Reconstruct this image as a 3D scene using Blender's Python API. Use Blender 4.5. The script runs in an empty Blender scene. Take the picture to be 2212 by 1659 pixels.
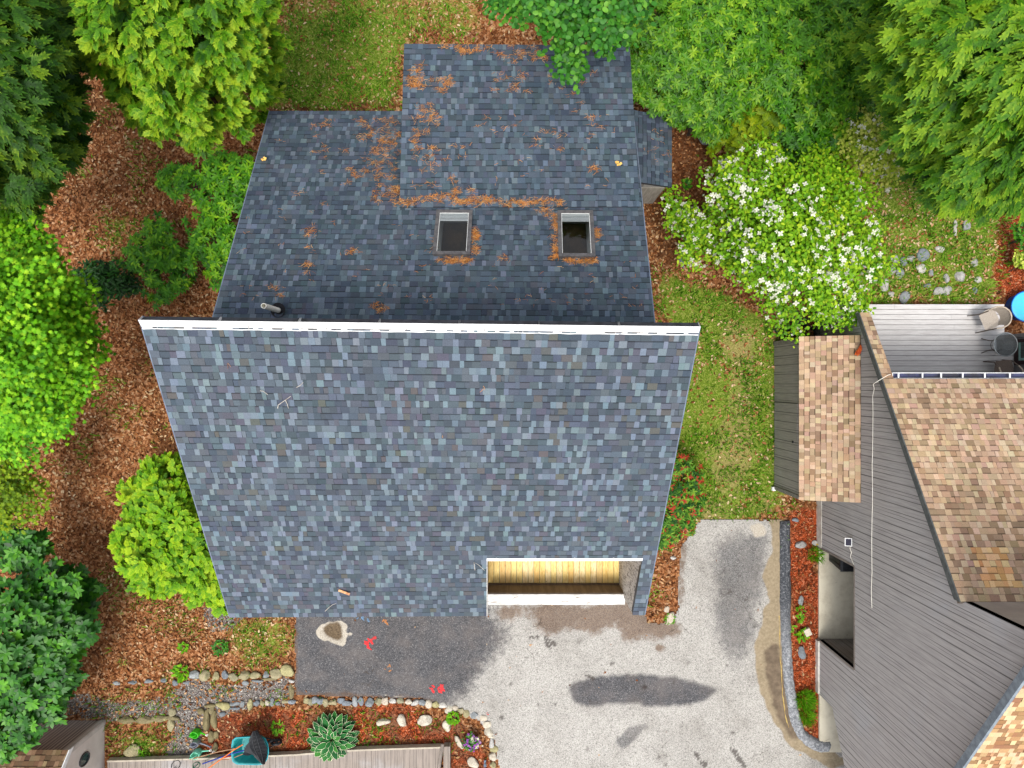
import bpy, bmesh, math, random
import numpy as np

rng = np.random.default_rng(7)
random.seed(7)
F, CX, CY, H = 1473.0, 1106.0, 829.5, 20.5     # drone lens, 20.5 m above the ground
CAM = np.array([0.0, 0.0, H])
SC = bpy.context.scene
COL = SC.collection

def P(u, v, z=0.0):
    D = H - z
    return np.array([(u - CX) * D / F, (CY - v) * D / F, z])

def hit(u, v, plane):
    p0, n = plane
    d = np.array([(u - CX) / F, (CY - v) / F, -1.0])
    return CAM + d * (np.dot(p0 - CAM, n) / np.dot(d, n))

def nrm(a):
    a = np.asarray(a, float)
    return a / np.maximum(np.linalg.norm(a, axis=-1, keepdims=True), 1e-9)

def lin(c):
    c = c / 255.0
    return c / 12.92 if c <= 0.04045 else ((c + 0.055) / 1.055) ** 2.4

def A(r, g, b, k=0.8):
    return (min(lin(r) * k, .95), min(lin(g) * k, .95), min(lin(b) * k, .95), 1.0)

# ------------------------------------------------------------------ objects
ORG = {}
def tag(o, label=None, cat=None, group=None, kind=None):
    if label: o['label'] = label
    if cat: o['category'] = cat
    if group: o['group'] = group
    if kind: o['kind'] = kind
    return o

def thing(name, label, cat, loc=(0, 0, 0), group=None):
    o = bpy.data.objects.new(name, None)
    o.empty_display_size = 0.2
    COL.objects.link(o)
    o.location = tuple(float(x) for x in loc)
    ORG[o] = np.array(loc, float)
    return tag(o, label, cat, group)

def link(name, me, mat, parent=None):
    o = bpy.data.objects.new(name, me)
    COL.objects.link(o)
    if mat is not None:
        for m in (mat if isinstance(mat, (list, tuple)) else [mat]):
            me.materials.append(m)
    if parent is not None:
        o.parent = parent
        ORG[o] = ORG[parent]
        n = len(me.vertices)
        co = np.empty(n * 3)
        me.vertices.foreach_get('co', co)
        me.vertices.foreach_set('co', (co.reshape(-1, 3) - ORG[parent]).ravel())
        me.update()
    else:
        ORG[o] = np.zeros(3)
    return o

def settle(o, loc):
    """put a single-mesh thing's origin at its base"""
    loc = np.array(loc, float)
    me = o.data
    co = np.empty(len(me.vertices) * 3)
    me.vertices.foreach_get('co', co)
    me.vertices.foreach_set('co', (co.reshape(-1, 3) - loc).ravel())
    me.update()
    o.location = tuple(loc)
    ORG[o] = loc
    return o

def rawmesh(name, V, loops, sizes):
    me = bpy.data.meshes.new(name)
    V = np.asarray(V, np.float32)
    me.vertices.add(len(V)); me.vertices.foreach_set('co', V.ravel())
    loops = np.asarray(loops, np.int32); sizes = np.asarray(sizes, np.int32)
    me.loops.add(len(loops)); me.loops.foreach_set('vertex_index', loops)
    st = np.concatenate([[0], np.cumsum(sizes)[:-1]]).astype(np.int32)
    me.polygons.add(len(sizes)); me.polygons.foreach_set('loop_start', st)
    me.update(calc_edges=True)
    return me

class MB:
    def __init__(s):
        s.v, s.f, s.c, s.m, s.sm = [], [], [], [], []
    def add(s, vs, fs, col=None, mi=0, smooth=False):
        k = len(s.v)
        s.v.extend([tuple(map(float, p)) for p in vs])
        for f in fs:
            s.f.append([i + k for i in f]); s.c.append(col); s.m.append(mi); s.sm.append(smooth)
        return s
    def quad(s, a, b, c, d, col=None, mi=0):
        return s.add([a, b, c, d], [(0, 1, 2, 3)], col, mi)
    def hexa(s, b, t, col=None, mi=0):
        return s.add(list(b) + list(t), [(3, 2, 1, 0), (4, 5, 6, 7), (0, 1, 5, 4), (1, 2, 6, 5), (2, 3, 7, 6), (3, 0, 4, 7)], col, mi)
    def box(s, p0, p1, col=None, mi=0):
        x0, y0, z0 = np.minimum(p0, p1); x1, y1, z1 = np.maximum(p0, p1)
        return s.hexa([(x0, y0, z0), (x1, y0, z0), (x1, y1, z0), (x0, y1, z0)],
                      [(x0, y0, z1), (x1, y0, z1), (x1, y1, z1), (x0, y1, z1)], col, mi)
    def obox(s, c, size, yaw=0, col=None, mi=0):
        c = np.array(c, float); hx, hy, hz = np.array(size) / 2.0
        ex = np.array([math.cos(yaw), math.sin(yaw), 0]); ey = np.array([-math.sin(yaw), math.cos(yaw), 0]); ez = np.array([0, 0, 1])
        q = [(-1, -1), (1, -1), (1, 1), (-1, 1)]
        return s.hexa([c + a * hx * ex + b * hy * ey - hz * ez for a, b in q], [c + a * hx * ex + b * hy * ey + hz * ez for a, b in q], col, mi)
    def prism(s, poly, z0, z1, col=None, mi=0):
        n = len(poly)
        vs = [(p[0], p[1], z0) for p in poly] + [(p[0], p[1], z1) for p in poly]
        fs = [tuple(range(n - 1, -1, -1)), tuple(range(n, 2 * n))] + [(i, (i + 1) % n, n + (i + 1) % n, n + i) for i in range(n)]
        return s.add(vs, fs, col, mi)
    def tube(s, path, r, seg=8, col=None, mi=0, caps=True):
        path = [np.array(p, float) for p in path]
        rs = r if isinstance(r, (list, tuple, np.ndarray)) else [r] * len(path)
        rings = []; up = None
        for i, p in enumerate(path):
            t = nrm(path[min(i + 1, len(path) - 1)] - path[max(i - 1, 0)])
            if up is None:
                up = np.array([0, 0, 1.0]) if abs(t[2]) < .9 else np.array([1.0, 0, 0])
            a = nrm(np.cross(t, up)); up = np.cross(a, t)
            rings.append([p + rs[i] * (math.cos(2 * math.pi * k / seg) * a + math.sin(2 * math.pi * k / seg) * up) for k in range(seg)])
        vs = [q for rg in rings for q in rg]; fs = []
        for i in range(len(path) - 1):
            for k in range(seg):
                fs.append((i * seg + k, i * seg + (k + 1) % seg, (i + 1) * seg + (k + 1) % seg, (i + 1) * seg + k))
        s.add(vs, fs, col, mi, True)
        if caps:
            s.add(rings[0], [tuple(range(seg))], col, mi); s.add(rings[-1], [tuple(range(seg - 1, -1, -1))], col, mi)
        return s
    def lathe(s, c, prof, seg=24, col=None, mi=0, sx=1, sy=1, yaw=0, smooth=True):
        """prof = [(r, z)...] turned about a vertical axis at c"""
        n = len(prof); vs = []
        for r, z in prof:
            for k in range(seg):
                a = 2 * math.pi * k / seg
                x, y = r * math.cos(a) * sx, r * math.sin(a) * sy
                vs.append((c[0] + x * math.cos(yaw) - y * math.sin(yaw), c[1] + x * math.sin(yaw) + y * math.cos(yaw), c[2] + z))
        fs = [(i * seg + k, i * seg + (k + 1) % seg, (i + 1) * seg + (k + 1) % seg, (i + 1) * seg + k) for i in range(n - 1) for k in range(seg)]
        s.add(vs, fs, col, mi, smooth)
        return s
    def build(s, name, mat, parent=None):
        sizes = [len(f) for f in s.f]
        me = rawmesh(name, s.v, [i for f in s.f for i in f], sizes)
        if any(c is not None for c in s.c):
            at = me.attributes.new('col', 'FLOAT_COLOR', 'FACE')
            at.data.foreach_set('color', np.array([(c if c is not None else (1, 1, 1, 1)) for c in s.c], np.float32).ravel())
        me.polygons.foreach_set('material_index', np.array(s.m, np.int32))
        me.polygons.foreach_set('use_smooth', np.array(s.sm, bool))
        return link(name, me, mat, parent)

def scatter(name, tmpl, faces, pos, dirv, up, scale, tint, mat, parent=None, extra=None, ftint=None):
    """many small copies of one leaf shape in ONE mesh; x of the template runs along dirv, z along up"""
    pos = np.asarray(pos, float); N = len(pos); tmpl = np.asarray(tmpl, float); n = len(tmpl)
    d = nrm(dirv); s = nrm(np.cross(up, d)); w = np.cross(d, s)
    sc = np.asarray(scale, float)
    if sc.ndim == 1: sc = np.repeat(sc[:, None], 3, 1)
    T = tmpl[None] * sc[:, None, :]
    V = pos[:, None] + T[..., 0:1] * d[:, None] + T[..., 1:2] * s[:, None] + T[..., 2:3] * w[:, None]
    fl = np.concatenate([np.array(f) for f in faces]); sz = np.array([len(f) for f in faces])
    L = (fl[None] + (np.arange(N) * n)[:, None]).ravel()
    me = rawmesh(name, V.reshape(-1, 3), L, np.tile(sz, N))
    at = me.attributes.new('tint', 'FLOAT', 'FACE')
    at.data.foreach_set('value', np.clip(np.repeat(tint, len(sz)) + (0 if ftint is None else np.tile(ftint, N)), 0, 1).astype(np.float32))
    if extra is not None:
        at = me.attributes.new('edge', 'FLOAT', 'POINT')
        at.data.foreach_set('value', np.tile(extra, N).astype(np.float32))
    return link(name, me, mat, parent)

# ------------------------------------------------------------------ noise in numpy
def vnoise(X, Y, cell, seed):
    r = np.random.default_rng(seed)
    G = r.random((256, 256))
    x = X / cell; y = Y / cell
    i = np.floor(x).astype(int); j = np.floor(y).astype(int)
    fx = x - i; fy = y - j
    fx = fx * fx * (3 - 2 * fx); fy = fy * fy * (3 - 2 * fy)
    g = lambda a, b: G[a % 256, b % 256]
    return (g(i, j) * (1 - fx) + g(i + 1, j) * fx) * (1 - fy) + (g(i, j + 1) * (1 - fx) + g(i + 1, j + 1) * fx) * fy

def fbm(X, Y, cell, seed, o=4):
    t = 0; a = .5; s = 0
    for k in range(o):
        t = t + a * vnoise(X, Y, cell / 2 ** k, seed + k); s += a; a *= .55
    return t / s

def inpoly(X, Y, poly):
    ins = np.zeros(X.shape, bool); n = len(poly)
    for i in range(n):
        x0, y0 = poly[i][:2]; x1, y1 = poly[(i + 1) % n][:2]
        if y0 == y1: continue
        c = ((y0 > Y) != (y1 > Y)) & (X < (x1 - x0) * (Y - y0) / (y1 - y0) + x0)
        ins ^= c
    return ins

def blur(M, k):
    for ax in (0, 1):
        pad = [(k, k) if a == ax else (0, 0) for a in (0, 1)]
        C = np.cumsum(np.pad(M, pad, 'edge'), axis=ax)
        C = np.insert(C, 0, 0, axis=ax)
        w = 2 * k + 1
        M = (np.take(C, range(w, C.shape[ax]), ax) - np.take(C, range(0, C.shape[ax] - w), ax)) / w
    return M

def px(poly, z=0.0):
    return [P(u, v, z) for u, v in poly]

# ------------------------------------------------------------------ materials
class NT:
    def __init__(s, name):
        s.m = bpy.data.materials.new(name); s.m.use_nodes = True
        s.t = s.m.node_tree; s.t.nodes.clear()
        s.out = s.t.nodes.new('ShaderNodeOutputMaterial')
    def n(s, kind, **kw):
        nd = s.t.nodes.new('ShaderNode' + kind)
        ins = kw.pop('ins', {})
        for k, v in kw.items(): setattr(nd, k, v)
        for k, v in ins.items():
            if isinstance(v, bpy.types.NodeSocket): s.t.links.new(v, nd.inputs[k])
            else: nd.inputs[k].default_value = v
        return nd
    def mix(s, f, a, b, mode='MIX'):
        nd = s.n('Mix', data_type='RGBA', blend_type=mode)
        for k, v in ((0, f), (6, a), (7, b)):
            if isinstance(v, bpy.types.NodeSocket): s.t.links.new(v, nd.inputs[k])
            else: nd.inputs[k].default_value = v
        return nd.outputs[2]
    def math(s, op, a, b=0.0, c=None, clamp=False):
        nd = s.n('Math', operation=op, use_clamp=clamp)
        for k, v in ((0, a), (1, b), (2, c)):
            if v is None: continue
            if isinstance(v, bpy.types.NodeSocket): s.t.links.new(v, nd.inputs[k])
            else: nd.inputs[k].default_value = v
        return nd.outputs[0]
    def attr(s, name, out='Fac'):
        return s.n('Attribute', attribute_name=name).outputs[out]
    def noise(s, scale, detail=4, rough=.55, vec=None, dist=0.0):
        nd = s.n('TexNoise', ins={'Scale': scale, 'Detail': detail, 'Roughness': rough, 'Distortion': dist})
        if vec is not None: s.t.links.new(vec, nd.inputs['Vector'])
        return nd.outputs['Fac']
    def voro(s, scale, vec=None, feature='F1', rnd=1.0):
        nd = s.n('TexVoronoi', feature=feature, ins={'Scale': scale, 'Randomness': rnd})
        if vec is not None: s.t.links.new(vec, nd.inputs['Vector'])
        return nd
    def obj(s, scale=(1, 1, 1)):
        tc = s.n('NewGeometry').outputs['Position']
        return s.n('Mapping', ins={'Vector': tc, 'Scale': scale}).outputs['Vector']
    def ramp(s, f, stops, interp='LINEAR'):
        nd = s.n('ValToRGB'); cr = nd.color_ramp; cr.interpolation = interp
        while len(cr.elements) < len(stops): cr.elements.new(.5)
        for e, (p, c) in zip(cr.elements, stops): e.position = p; e.color = c
        s.t.links.new(f, nd.inputs[0])
        return nd.outputs[0]
    def smooth(s, f, lo, hi):
        nd = s.n('MapRange', interpolation_type='SMOOTHSTEP')
        nd.inputs[1].default_value = lo; nd.inputs[2].default_value = hi
        s.t.links.new(f, nd.inputs[0])
        return nd.outputs[0]
    def bump(s, h, strength=.3, dist=.01):
        return s.n('Bump', ins={'Strength': strength, 'Distance': dist, 'Height': h}).outputs[0]
    def pbr(s, col, rough=.8, spec=.3, bump=None, metal=0.0, **kw):
        b = s.n('BsdfPrincipled')
        for k, v in (('Base Color', col), ('Roughness', rough), ('Specular IOR Level', spec), ('Metallic', metal)) + tuple(kw.items()):
            if isinstance(v, bpy.types.NodeSocket): s.t.links.new(v, b.inputs[k])
            else: b.inputs[k].default_value = v
        if bump is not None: s.t.links.new(bump, b.inputs['Normal'])
        s.t.links.new(b.outputs[0], s.out.inputs[0])
        return s.m

def pmat(name, c1, c2=None, scale=8, detail=5, rough=.8, spec=.3, bump=.2, bscale=60, stretch=(1, 1, 1), lo=.35, hi=.65, metal=0.0, bd=.004):
    t = NT(name); v = t.obj(stretch)
    f = t.smooth(t.noise(scale, detail, .6, v), lo, hi)
    c = t.mix(f, c1, c2 or tuple(x * .75 for x in c1[:3]) + (1,))
    return t.pbr(c, rough, spec, t.bump(t.noise(bscale, 4, .6, v), bump, bd), metal)

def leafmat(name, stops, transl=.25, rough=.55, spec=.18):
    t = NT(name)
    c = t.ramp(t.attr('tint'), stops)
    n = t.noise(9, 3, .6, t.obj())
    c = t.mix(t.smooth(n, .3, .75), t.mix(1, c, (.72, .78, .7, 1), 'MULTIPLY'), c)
    b = t.n('BsdfPrincipled', ins={'Base Color': c, 'Roughness': rough, 'Specular IOR Level': spec})
    tr = t.n('BsdfTranslucent', ins={'Color': c})
    mx = t.n('MixShader', ins={0: transl, 1: b.outputs[0], 2: tr.outputs[0]})
    t.t.links.new(mx.outputs[0], t.out.inputs[0])
    return t.m
SKY_STRENGTH, SUN_STRENGTH, SUN_ANGLE, EXPOSURE = 0.145, 1.4, 20, 1.0
LK = 0.82       # leaf colours: share of the picture value that is albedo
# ------------------------------------------------------------------ camera, sun, sky
cd = bpy.data.cameras.new('camera'); cam = bpy.data.objects.new('camera', cd); COL.objects.link(cam)
cam.location = (0, 0, H); cam.rotation_euler = (0, 0, 0)
cd.sensor_width = 36; cd.lens = 36 * F / 2212; cd.clip_end = 2000
SC.camera = cam
SUN_EL, SUN_AZ = 70, 192        # azimuth clockwise from north (+y): the sun stands in the south
w = bpy.data.worlds.new('World'); SC.world = w; w.use_nodes = True
nt = w.node_tree; nt.nodes.clear()
sky = nt.nodes.new('ShaderNodeTexSky'); sky.sky_type = 'NISHITA'; sky.sun_disc = False
sky.sun_elevation = math.radians(SUN_EL); sky.sun_rotation = math.radians(SUN_AZ)
sky.air_density = 1.0; sky.dust_density = 3.0; sky.ozone_density = 1.0
bg = nt.nodes.new('ShaderNodeBackground'); bg.inputs[1].default_value = SKY_STRENGTH
wo = nt.nodes.new('ShaderNodeOutputWorld')
hs = nt.nodes.new('ShaderNodeHueSaturation'); hs.inputs['Saturation'].default_value = .28      # thin overcast: a greyer sky
nt.links.new(sky.outputs[0], hs.inputs['Color']); nt.links.new(hs.outputs[0], bg.inputs[0]); nt.links.new(bg.outputs[0], wo.inputs[0])
ld = bpy.data.lights.new('sun', 'SUN'); ld.energy = SUN_STRENGTH; ld.angle = math.radians(SUN_ANGLE); ld.color = (1, .955, .88)
sun = bpy.data.objects.new('sun', ld); COL.objects.link(sun)
sun.rotation_euler = (math.radians(90 - SUN_EL), 0, math.radians(180 - SUN_AZ))
SC.view_settings.view_transform = 'Standard'; SC.view_settings.look = 'None'
SC.view_settings.exposure = EXPOSURE; SC.view_settings.gamma = 1
SC.cycles.use_denoising = True
SC.cycles.max_bounces = 8
SC.cycles.transparent_max_bounces = 8

# ------------------------------------------------------------------ ground
def axis(lo, hi, step, far=180):
    core = np.arange(lo, hi + 1e-6, step)
    out = np.array([2, 6, 15, 40, far], float)
    return np.concatenate([lo - out[::-1], core, hi + out])

def sheet(name, xs, ys, z, attrs, mat, keep=None, zf=None):
    X, Y = np.meshgrid(xs, ys, indexing='ij')
    nx, ny = X.shape
    Z = np.full(X.shape, z) if zf is None else zf
    V = np.stack([X, Y, Z], -1).reshape(-1, 3)
    i, j = np.meshgrid(np.arange(nx - 1), np.arange(ny - 1), indexing='ij')
    a = (i * ny + j).ravel()
    q = np.stack([a, a + ny, a + ny + 1, a + 1], 1)
    if keep is not None:
        k = keep.ravel()
        q = q[k[q].all(1)]
        used = np.unique(q); mp = np.full(len(V), -1); mp[used] = np.arange(len(used))
        V = V[used]; q = mp[q]
    else:
        used = np.arange(len(V))
    me = rawmesh(name, V, q.ravel(), np.full(len(q), 4))
    for kname, M in attrs.items():
        at = me.attributes.new(kname, 'FLOAT', 'POINT')
        at.data.foreach_set('value', np.clip(M.ravel()[used], 0, 1).astype(np.float32))
    me.polygons.foreach_set('use_smooth', np.ones(len(q), bool))
    return link(name, me, mat)

gx, gy = axis(-16.2, 16.2, .09), axis(-12.3, 12.3, .09)
GX, GY = np.meshgrid(gx, gy, indexing='ij')
wob = lambda s, a: a * (fbm(GX, GY, 1.1, s) - .5)
WX, WY = GX + wob(11, 1.1), GY + wob(21, 1.1)
def gmask(polys, soft=4, warp=True):
    M = np.zeros(GX.shape)
    for w8, pl in polys:
        M = np.maximum(M, w8 * inpoly(WX if warp else GX, WY if warp else GY, px(pl)))
    return blur(M, soft)
GRASS = gmask([
    (.75, [(590, 60), (780, 30), (880, 60), (880, 240), (590, 235), (560, 160)]),
    (.5, [(560, -40), (1060, -40), (1060, 90), (700, 70)]),
    (.95, [(1400, 560), (1480, 600), (1560, 640), (1660, 680), (1700, 740), (1690, 1110), (1500, 1116), (1440, 960), (1480, 760)]),
    (.8, [(1870, 410), (2160, 400), (2170, 640), (2190, 720), (2180, 660), (1860, 660)]),
    (.55, [(235, 1560), (375, 1560), (380, 1650), (235, 1655)]),
    (.5, [(470, 1330), (630, 1330), (632, 1440), (520, 1460), (480, 1400)]),
    (.4, [(300, 700), (380, 690), (390, 790), (330, 800)]),
    (.45, [(220, 430), (330, 480), (260, 560), (200, 520)]),
    (.4, [(560, 1535), (680, 1530), (980, 1545), (1000, 1600), (800, 1600), (560, 1580)]),
    (.6, [(1900, 300), (2160, 380), (2160, 460), (1880, 470)]),
    (.4, [(1395, 1190), (1430, 1190), (1420, 1320), (1395, 1320)]),
    (.35, [(180, 1480), (330, 1480), (330, 1530), (180, 1530)]),
], 5)
LAWNBARE = gmask([(.62, [(1540, 660), (1640, 700), (1640, 1000), (1580, 1080), (1520, 1000), (1560, 800)]), (.7, [(1500, 1090), (1690, 1080), (1690, 1130), (1500, 1130)])], 5)
MULCH = gmask([
    (1, [(1706, 1110), (1775, 1110), (1775, 1620), (1740, 1600), (1712, 1540), (1704, 1400)]),
    (1, [(2150, 420), (2400, 300), (2400, 700), (2180, 650), (2150, 560)]),
    (.85, [(455, 1530), (640, 1525), (860, 1525), (1000, 1550), (1055, 1620), (1060, 1760), (960, 1760), (960, 1630), (450, 1650)]),
], 2)
GRAVEL = gmask([
    (.9, [(375, 1478), (632, 1475), (632, 1512), (440, 1525), (440, 1650), (385, 1650), (388, 1515)]),
    (.7, [(425, 1270), (520, 1262), (540, 1340), (440, 1350)]),
    (.6, [(120, 1500), (380, 1500), (380, 1550), (120, 1560)]),
], 3)
DIRT = gmask([
    (.8, [(560, 200), (880, 190), (880, 250), (560, 250)]),
    (.9, [(1360, 200), (1560, 220), (1560, 400), (1470, 560), (1400, 560)]),
    (.7, [(610, 1335), (640, 1335), (640, 1515), (618, 1515)]),
    (.7, [(560, 1505), (1060, 1505), (1060, 1540), (560, 1530)]),
    (.6, [(100, -50), (200, 100), (260, 300), (160, 330), (90, 100)]),
    (.8, [(300, 900), (420, 940), (420, 1010), (320, 1000)]),
], 4)
UNDER = fbm(GX, GY, 2.2, 61)

def ground_material():
    t = NT('ground_soil'); v = t.obj()
    wv = t.n('VectorMath', operation='ADD', ins={0: v, 1: t.n('VectorMath', operation='SCALE', ins={0: t.n('TexNoise', ins={'Vector': v, 'Scale': 6.0, 'Detail': 3.0}).outputs['Color'], 'Scale': .12}).outputs[0]}).outputs[0]
    v1 = t.voro(15, wv); v2 = t.voro(28, wv)
    c1 = t.ramp(t.n('SeparateColor', ins={0: v1.outputs['Color']}).outputs[0], [(0, A(56, 28, 14)), (.35, A(122, 70, 38)), (.6, A(162, 102, 62)), (.85, A(198, 142, 98)), (1, A(230, 188, 148))])
    c2 = t.ramp(t.n('SeparateColor', ins={0: v2.outputs['Color']}).outputs[1], [(0, A(52, 28, 14)), (.5, A(126, 78, 44)), (1, A(194, 142, 100))])
    lit = t.mix(.45, c1, c2)
    lit = t.mix(t.smooth(t.noise(1.3, 5, .6, v), .45, .7), lit, t.mix(1, lit, (.62, .6, .6, 1), 'MULTIPLY'))
    fine = t.noise(45, 5, .7, v)
    def msk(name, sc=5.0, am=.9):
        m = t.math('ADD', t.attr(name), t.math('MULTIPLY', t.math('SUBTRACT', t.noise(sc, 6, .7, v), .5), am))
        return t.smooth(m, .33, .62)
    soil = t.ramp(t.noise(18, 6, .7, v), [(.25, A(38, 22, 12)), (.5, A(82, 50, 28)), (.75, A(128, 84, 52))])
    c = t.mix(t.math('MULTIPLY', msk('dirt'), .7), lit, soil)
    gr = t.ramp(t.noise(22, 8, .8, v), [(.3, A(52, 60, 18)), (.44, A(84, 112, 26)), (.54, A(124, 142, 48)), (.66, A(186, 172, 118)), (.78, A(214, 196, 160))])
    gr = t.mix(t.math('MULTIPLY', msk('bare', 4), .75), gr, t.ramp(t.noise(30, 6, .7, v), [(.25, A(112, 98, 48)), (.6, A(176, 158, 104)), (.8, A(205, 188, 150))]))
    c = t.mix(msk('grass', 4.5, 1.0), c, gr)
    vg = t.voro(48, v)
    gv = t.ramp(t.n('SeparateColor', ins={0: vg.outputs['Color']}).outputs[0], [(0, A(62, 56, 54)), (.5, A(118, 108, 104)), (.85, A(160, 150, 145)), (1, A(220, 214, 210))])
    c = t.mix(msk('gravel', 5, .7), c, gv)
    vm = t.voro(40, wv)
    mu = t.ramp(t.n('SeparateColor', ins={0: vm.outputs['Color']}).outputs[0], [(0, A(98, 38, 16)), (.45, A(152, 64, 30)), (.8, A(184, 90, 50)), (1, A(216, 140, 104))])
    mu2 = t.mix(t.smooth(t.noise(1.6, 4, .6, v), .42, .62), mu, t.ramp(t.noise(22, 5, .7, v), [(.25, A(78, 46, 30)), (.7, A(152, 108, 80))]))
    px_ = t.n('SeparateXYZ', ins={0: v}).outputs[0]
    mu = t.mix(t.smooth(px_, 2.0, 6.0), mu2, mu)
    c = t.mix(msk('mulch', 6, .5), c, mu)
    h = t.math('ADD', t.math('MULTIPLY', v1.outputs['Distance'], .7), t.math('MULTIPLY', fine, .6))
    return t.pbr(c, .95, .1, t.bump(h, .8, .03))
Zg = .05 * (fbm(GX, GY, 2.5, 5) - .5) * (np.abs(GX) < 16) * (np.abs(GY) < 12) - .025
ground = sheet('ground', gx, gy, 0, {'grass': GRASS, 'bare': LAWNBARE, 'mulch': MULCH, 'gravel': GRAVEL, 'dirt': DIRT}, ground_material(), zf=Zg)
tag(ground, 'leaf covered yard with patches of lawn, red mulch and gravel', 'ground', kind='structure')

def gsample(M, x, y):
    i = np.clip(np.searchsorted(gx, x), 0, len(gx) - 1); j = np.clip(np.searchsorted(gy, y), 0, len(gy) - 1)
    return M[i, j]

# ------------------------------------------------------------------ driveway
DRIVE = [(637, 1270), (637, 1503), (760, 1506), (900, 1508), (965, 1527), (1035, 1558), (1068, 1600), (1078, 1668), (1100, 1800), (2000, 1800), (1960, 1655),
         (1830, 1628), (1793, 1612), (1765, 1606), (1735, 1585), (1714, 1550), (1700, 1490), (1694, 1400), (1692, 1122), (1512, 1121), (1492, 1150), (1470, 1180),
         (1466, 1230), (1462, 1275), (1466, 1310), (1448, 1345), (1400, 1345), (1385, 1270)]
dxs = np.arange(-6.8, 11.5, .045); dys = np.arange(-12.4, -3.9, .045)
DX, DY = np.meshgrid(dxs, dys, indexing='ij')
d1, d2 = fbm(DX, DY, .5, 31) - .5, fbm(DX, DY, .5, 41) - .5
e1, e2 = fbm(DX, DY, .22, 33) - .5, fbm(DX, DY, .22, 43) - .5
keep = inpoly(DX + .10 * e1, DY + .10 * e2, px(DRIVE))
def dmask(pl, warp, soft, seed=0):
    return blur(inpoly(DX + warp * d1 + .3 * warp * e1, DY + warp * d2 + .3 * warp * e2, px(pl)).astype(float), soft)
dark = dmask([(560, 1200), (1050, 1200), (1060, 1330), (1100, 1362), (1140, 1385), (1110, 1410), (1050, 1430), (1030, 1470), (1005, 1530), (940, 1545), (560, 1540)], 1.3, 12)
oval = dmask([(1230, 1490), (1240, 1474), (1270, 1463), (1330, 1455), (1390, 1456), (1450, 1464), (1500, 1474), (1548, 1490), (1530, 1510), (1480, 1522), (1420, 1524), (1370, 1516), (1320, 1520), (1265, 1522), (1238, 1508)], .22, 1)
grey = dmask([(1545, 1145), (1640, 1130), (1655, 1230), (1650, 1280), (1632, 1290), (1640, 1390), (1610, 1440), (1600, 1500), (1570, 1440), (1535, 1380), (1560, 1300), (1535, 1230)], 1.1, 9) * 1.0
grey = np.maximum(grey, dmask([(1325, 1595), (1385, 1556), (1405, 1565), (1345, 1610)], .5, 2) * 1.3)
brown = dmask([(1060, 1300), (1400, 1300), (1475, 1335), (1450, 1375), (1415, 1395), (1380, 1375), (1300, 1370), (1200, 1375), (1130, 1345), (1060, 1335)], 1.0, 5)
brown = np.maximum(brown, dmask([(1415, 1395), (1445, 1385), (1450, 1410), (1420, 1425)], .5, 2))
brown = np.maximum(brown, .7 * dmask([(640, 1490), (900, 1497), (1000, 1535), (1030, 1560), (640, 1520)], .3, 2))
brown = np.maximum(brown, .9 * dmask([(625, 1330), (645, 1330), (645, 1520), (625, 1520)], .2, 2))
brown = np.maximum(brown, .7 * dmask([(1455, 1170), (1490, 1170), (1478, 1300), (1465, 1345), (1455, 1300)], .3, 2))
sand = dmask([(1660, 1120), (1700, 1120), (1700, 1400), (1716, 1540), (1745, 1600), (1830, 1640), (1800, 1665), (1700, 1600), (1650, 1520), (1632, 1440), (1632, 1390), (1660, 1300), (1645, 1250), (1665, 1190)], .35, 2)
mud = dmask([(1652, 1400), (1682, 1385), (1692, 1440), (1702, 1510), (1722, 1570), (1735, 1592), (1712, 1592), (1688, 1560), (1668, 1520), (1656, 1460)], .2, 2)
pale = dmask([(690, 1350), (720, 1338), (755, 1355), (758, 1380), (735, 1392), (705, 1388), (688, 1370)], .75, 1)
hole = dmask([(700, 1350), (725, 1340), (745, 1360), (748, 1380), (722, 1380), (700, 1368)], .6, 3)
pale = np.maximum(pale, .8 * dmask([(1615, 1130), (1650, 1128), (1655, 1160), (1625, 1165)], .25, 2))
pale = np.maximum(pale, .5 * dmask([(780, 1493), (900, 1495), (900, 1503), (780, 1503)], .3, 1))
spots = np.zeros(DX.shape)
for k in range(30):
    u, v_ = random.uniform(1060, 1640), random.uniform(1340, 1650)
    p = P(u, v_); r = random.uniform(.02, .07)
    spots = np.maximum(spots, np.exp(-(((DX - p[0] + .3 * e1) ** 2 + (DY - p[1] + .2 * e2) ** 2) / r ** 2) ** 2) * random.uniform(.4, .9))
for (u0, v0, u1, v1, n_) in ((1150, 1365, 1200, 1395, 5), (1500, 1615, 1525, 1655, 4), (1580, 1610, 1610, 1659, 3), (1265, 1455, 1285, 1465, 2)):
    a_, b_ = P(u0, v0), P(u1, v1); L = np.linalg.norm(b_ - a_); t_ = (b_ - a_) / L; nn = np.array([-t_[1], t_[0]])
    for k in range(n_):
        off = (k - n_ / 2) * .05
        s_ = (DX - a_[0]) * t_[0] + (DY - a_[1]) * t_[1]; q_ = (DX - a_[0]) * nn[0] + (DY - a_[1]) * nn[1] - off + .06 * d1
        spots = np.maximum(spots, .75 * (np.abs(q_) < .022) * (s_ > .08 * k) * (s_ < L) * (e1 > -.12))
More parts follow.
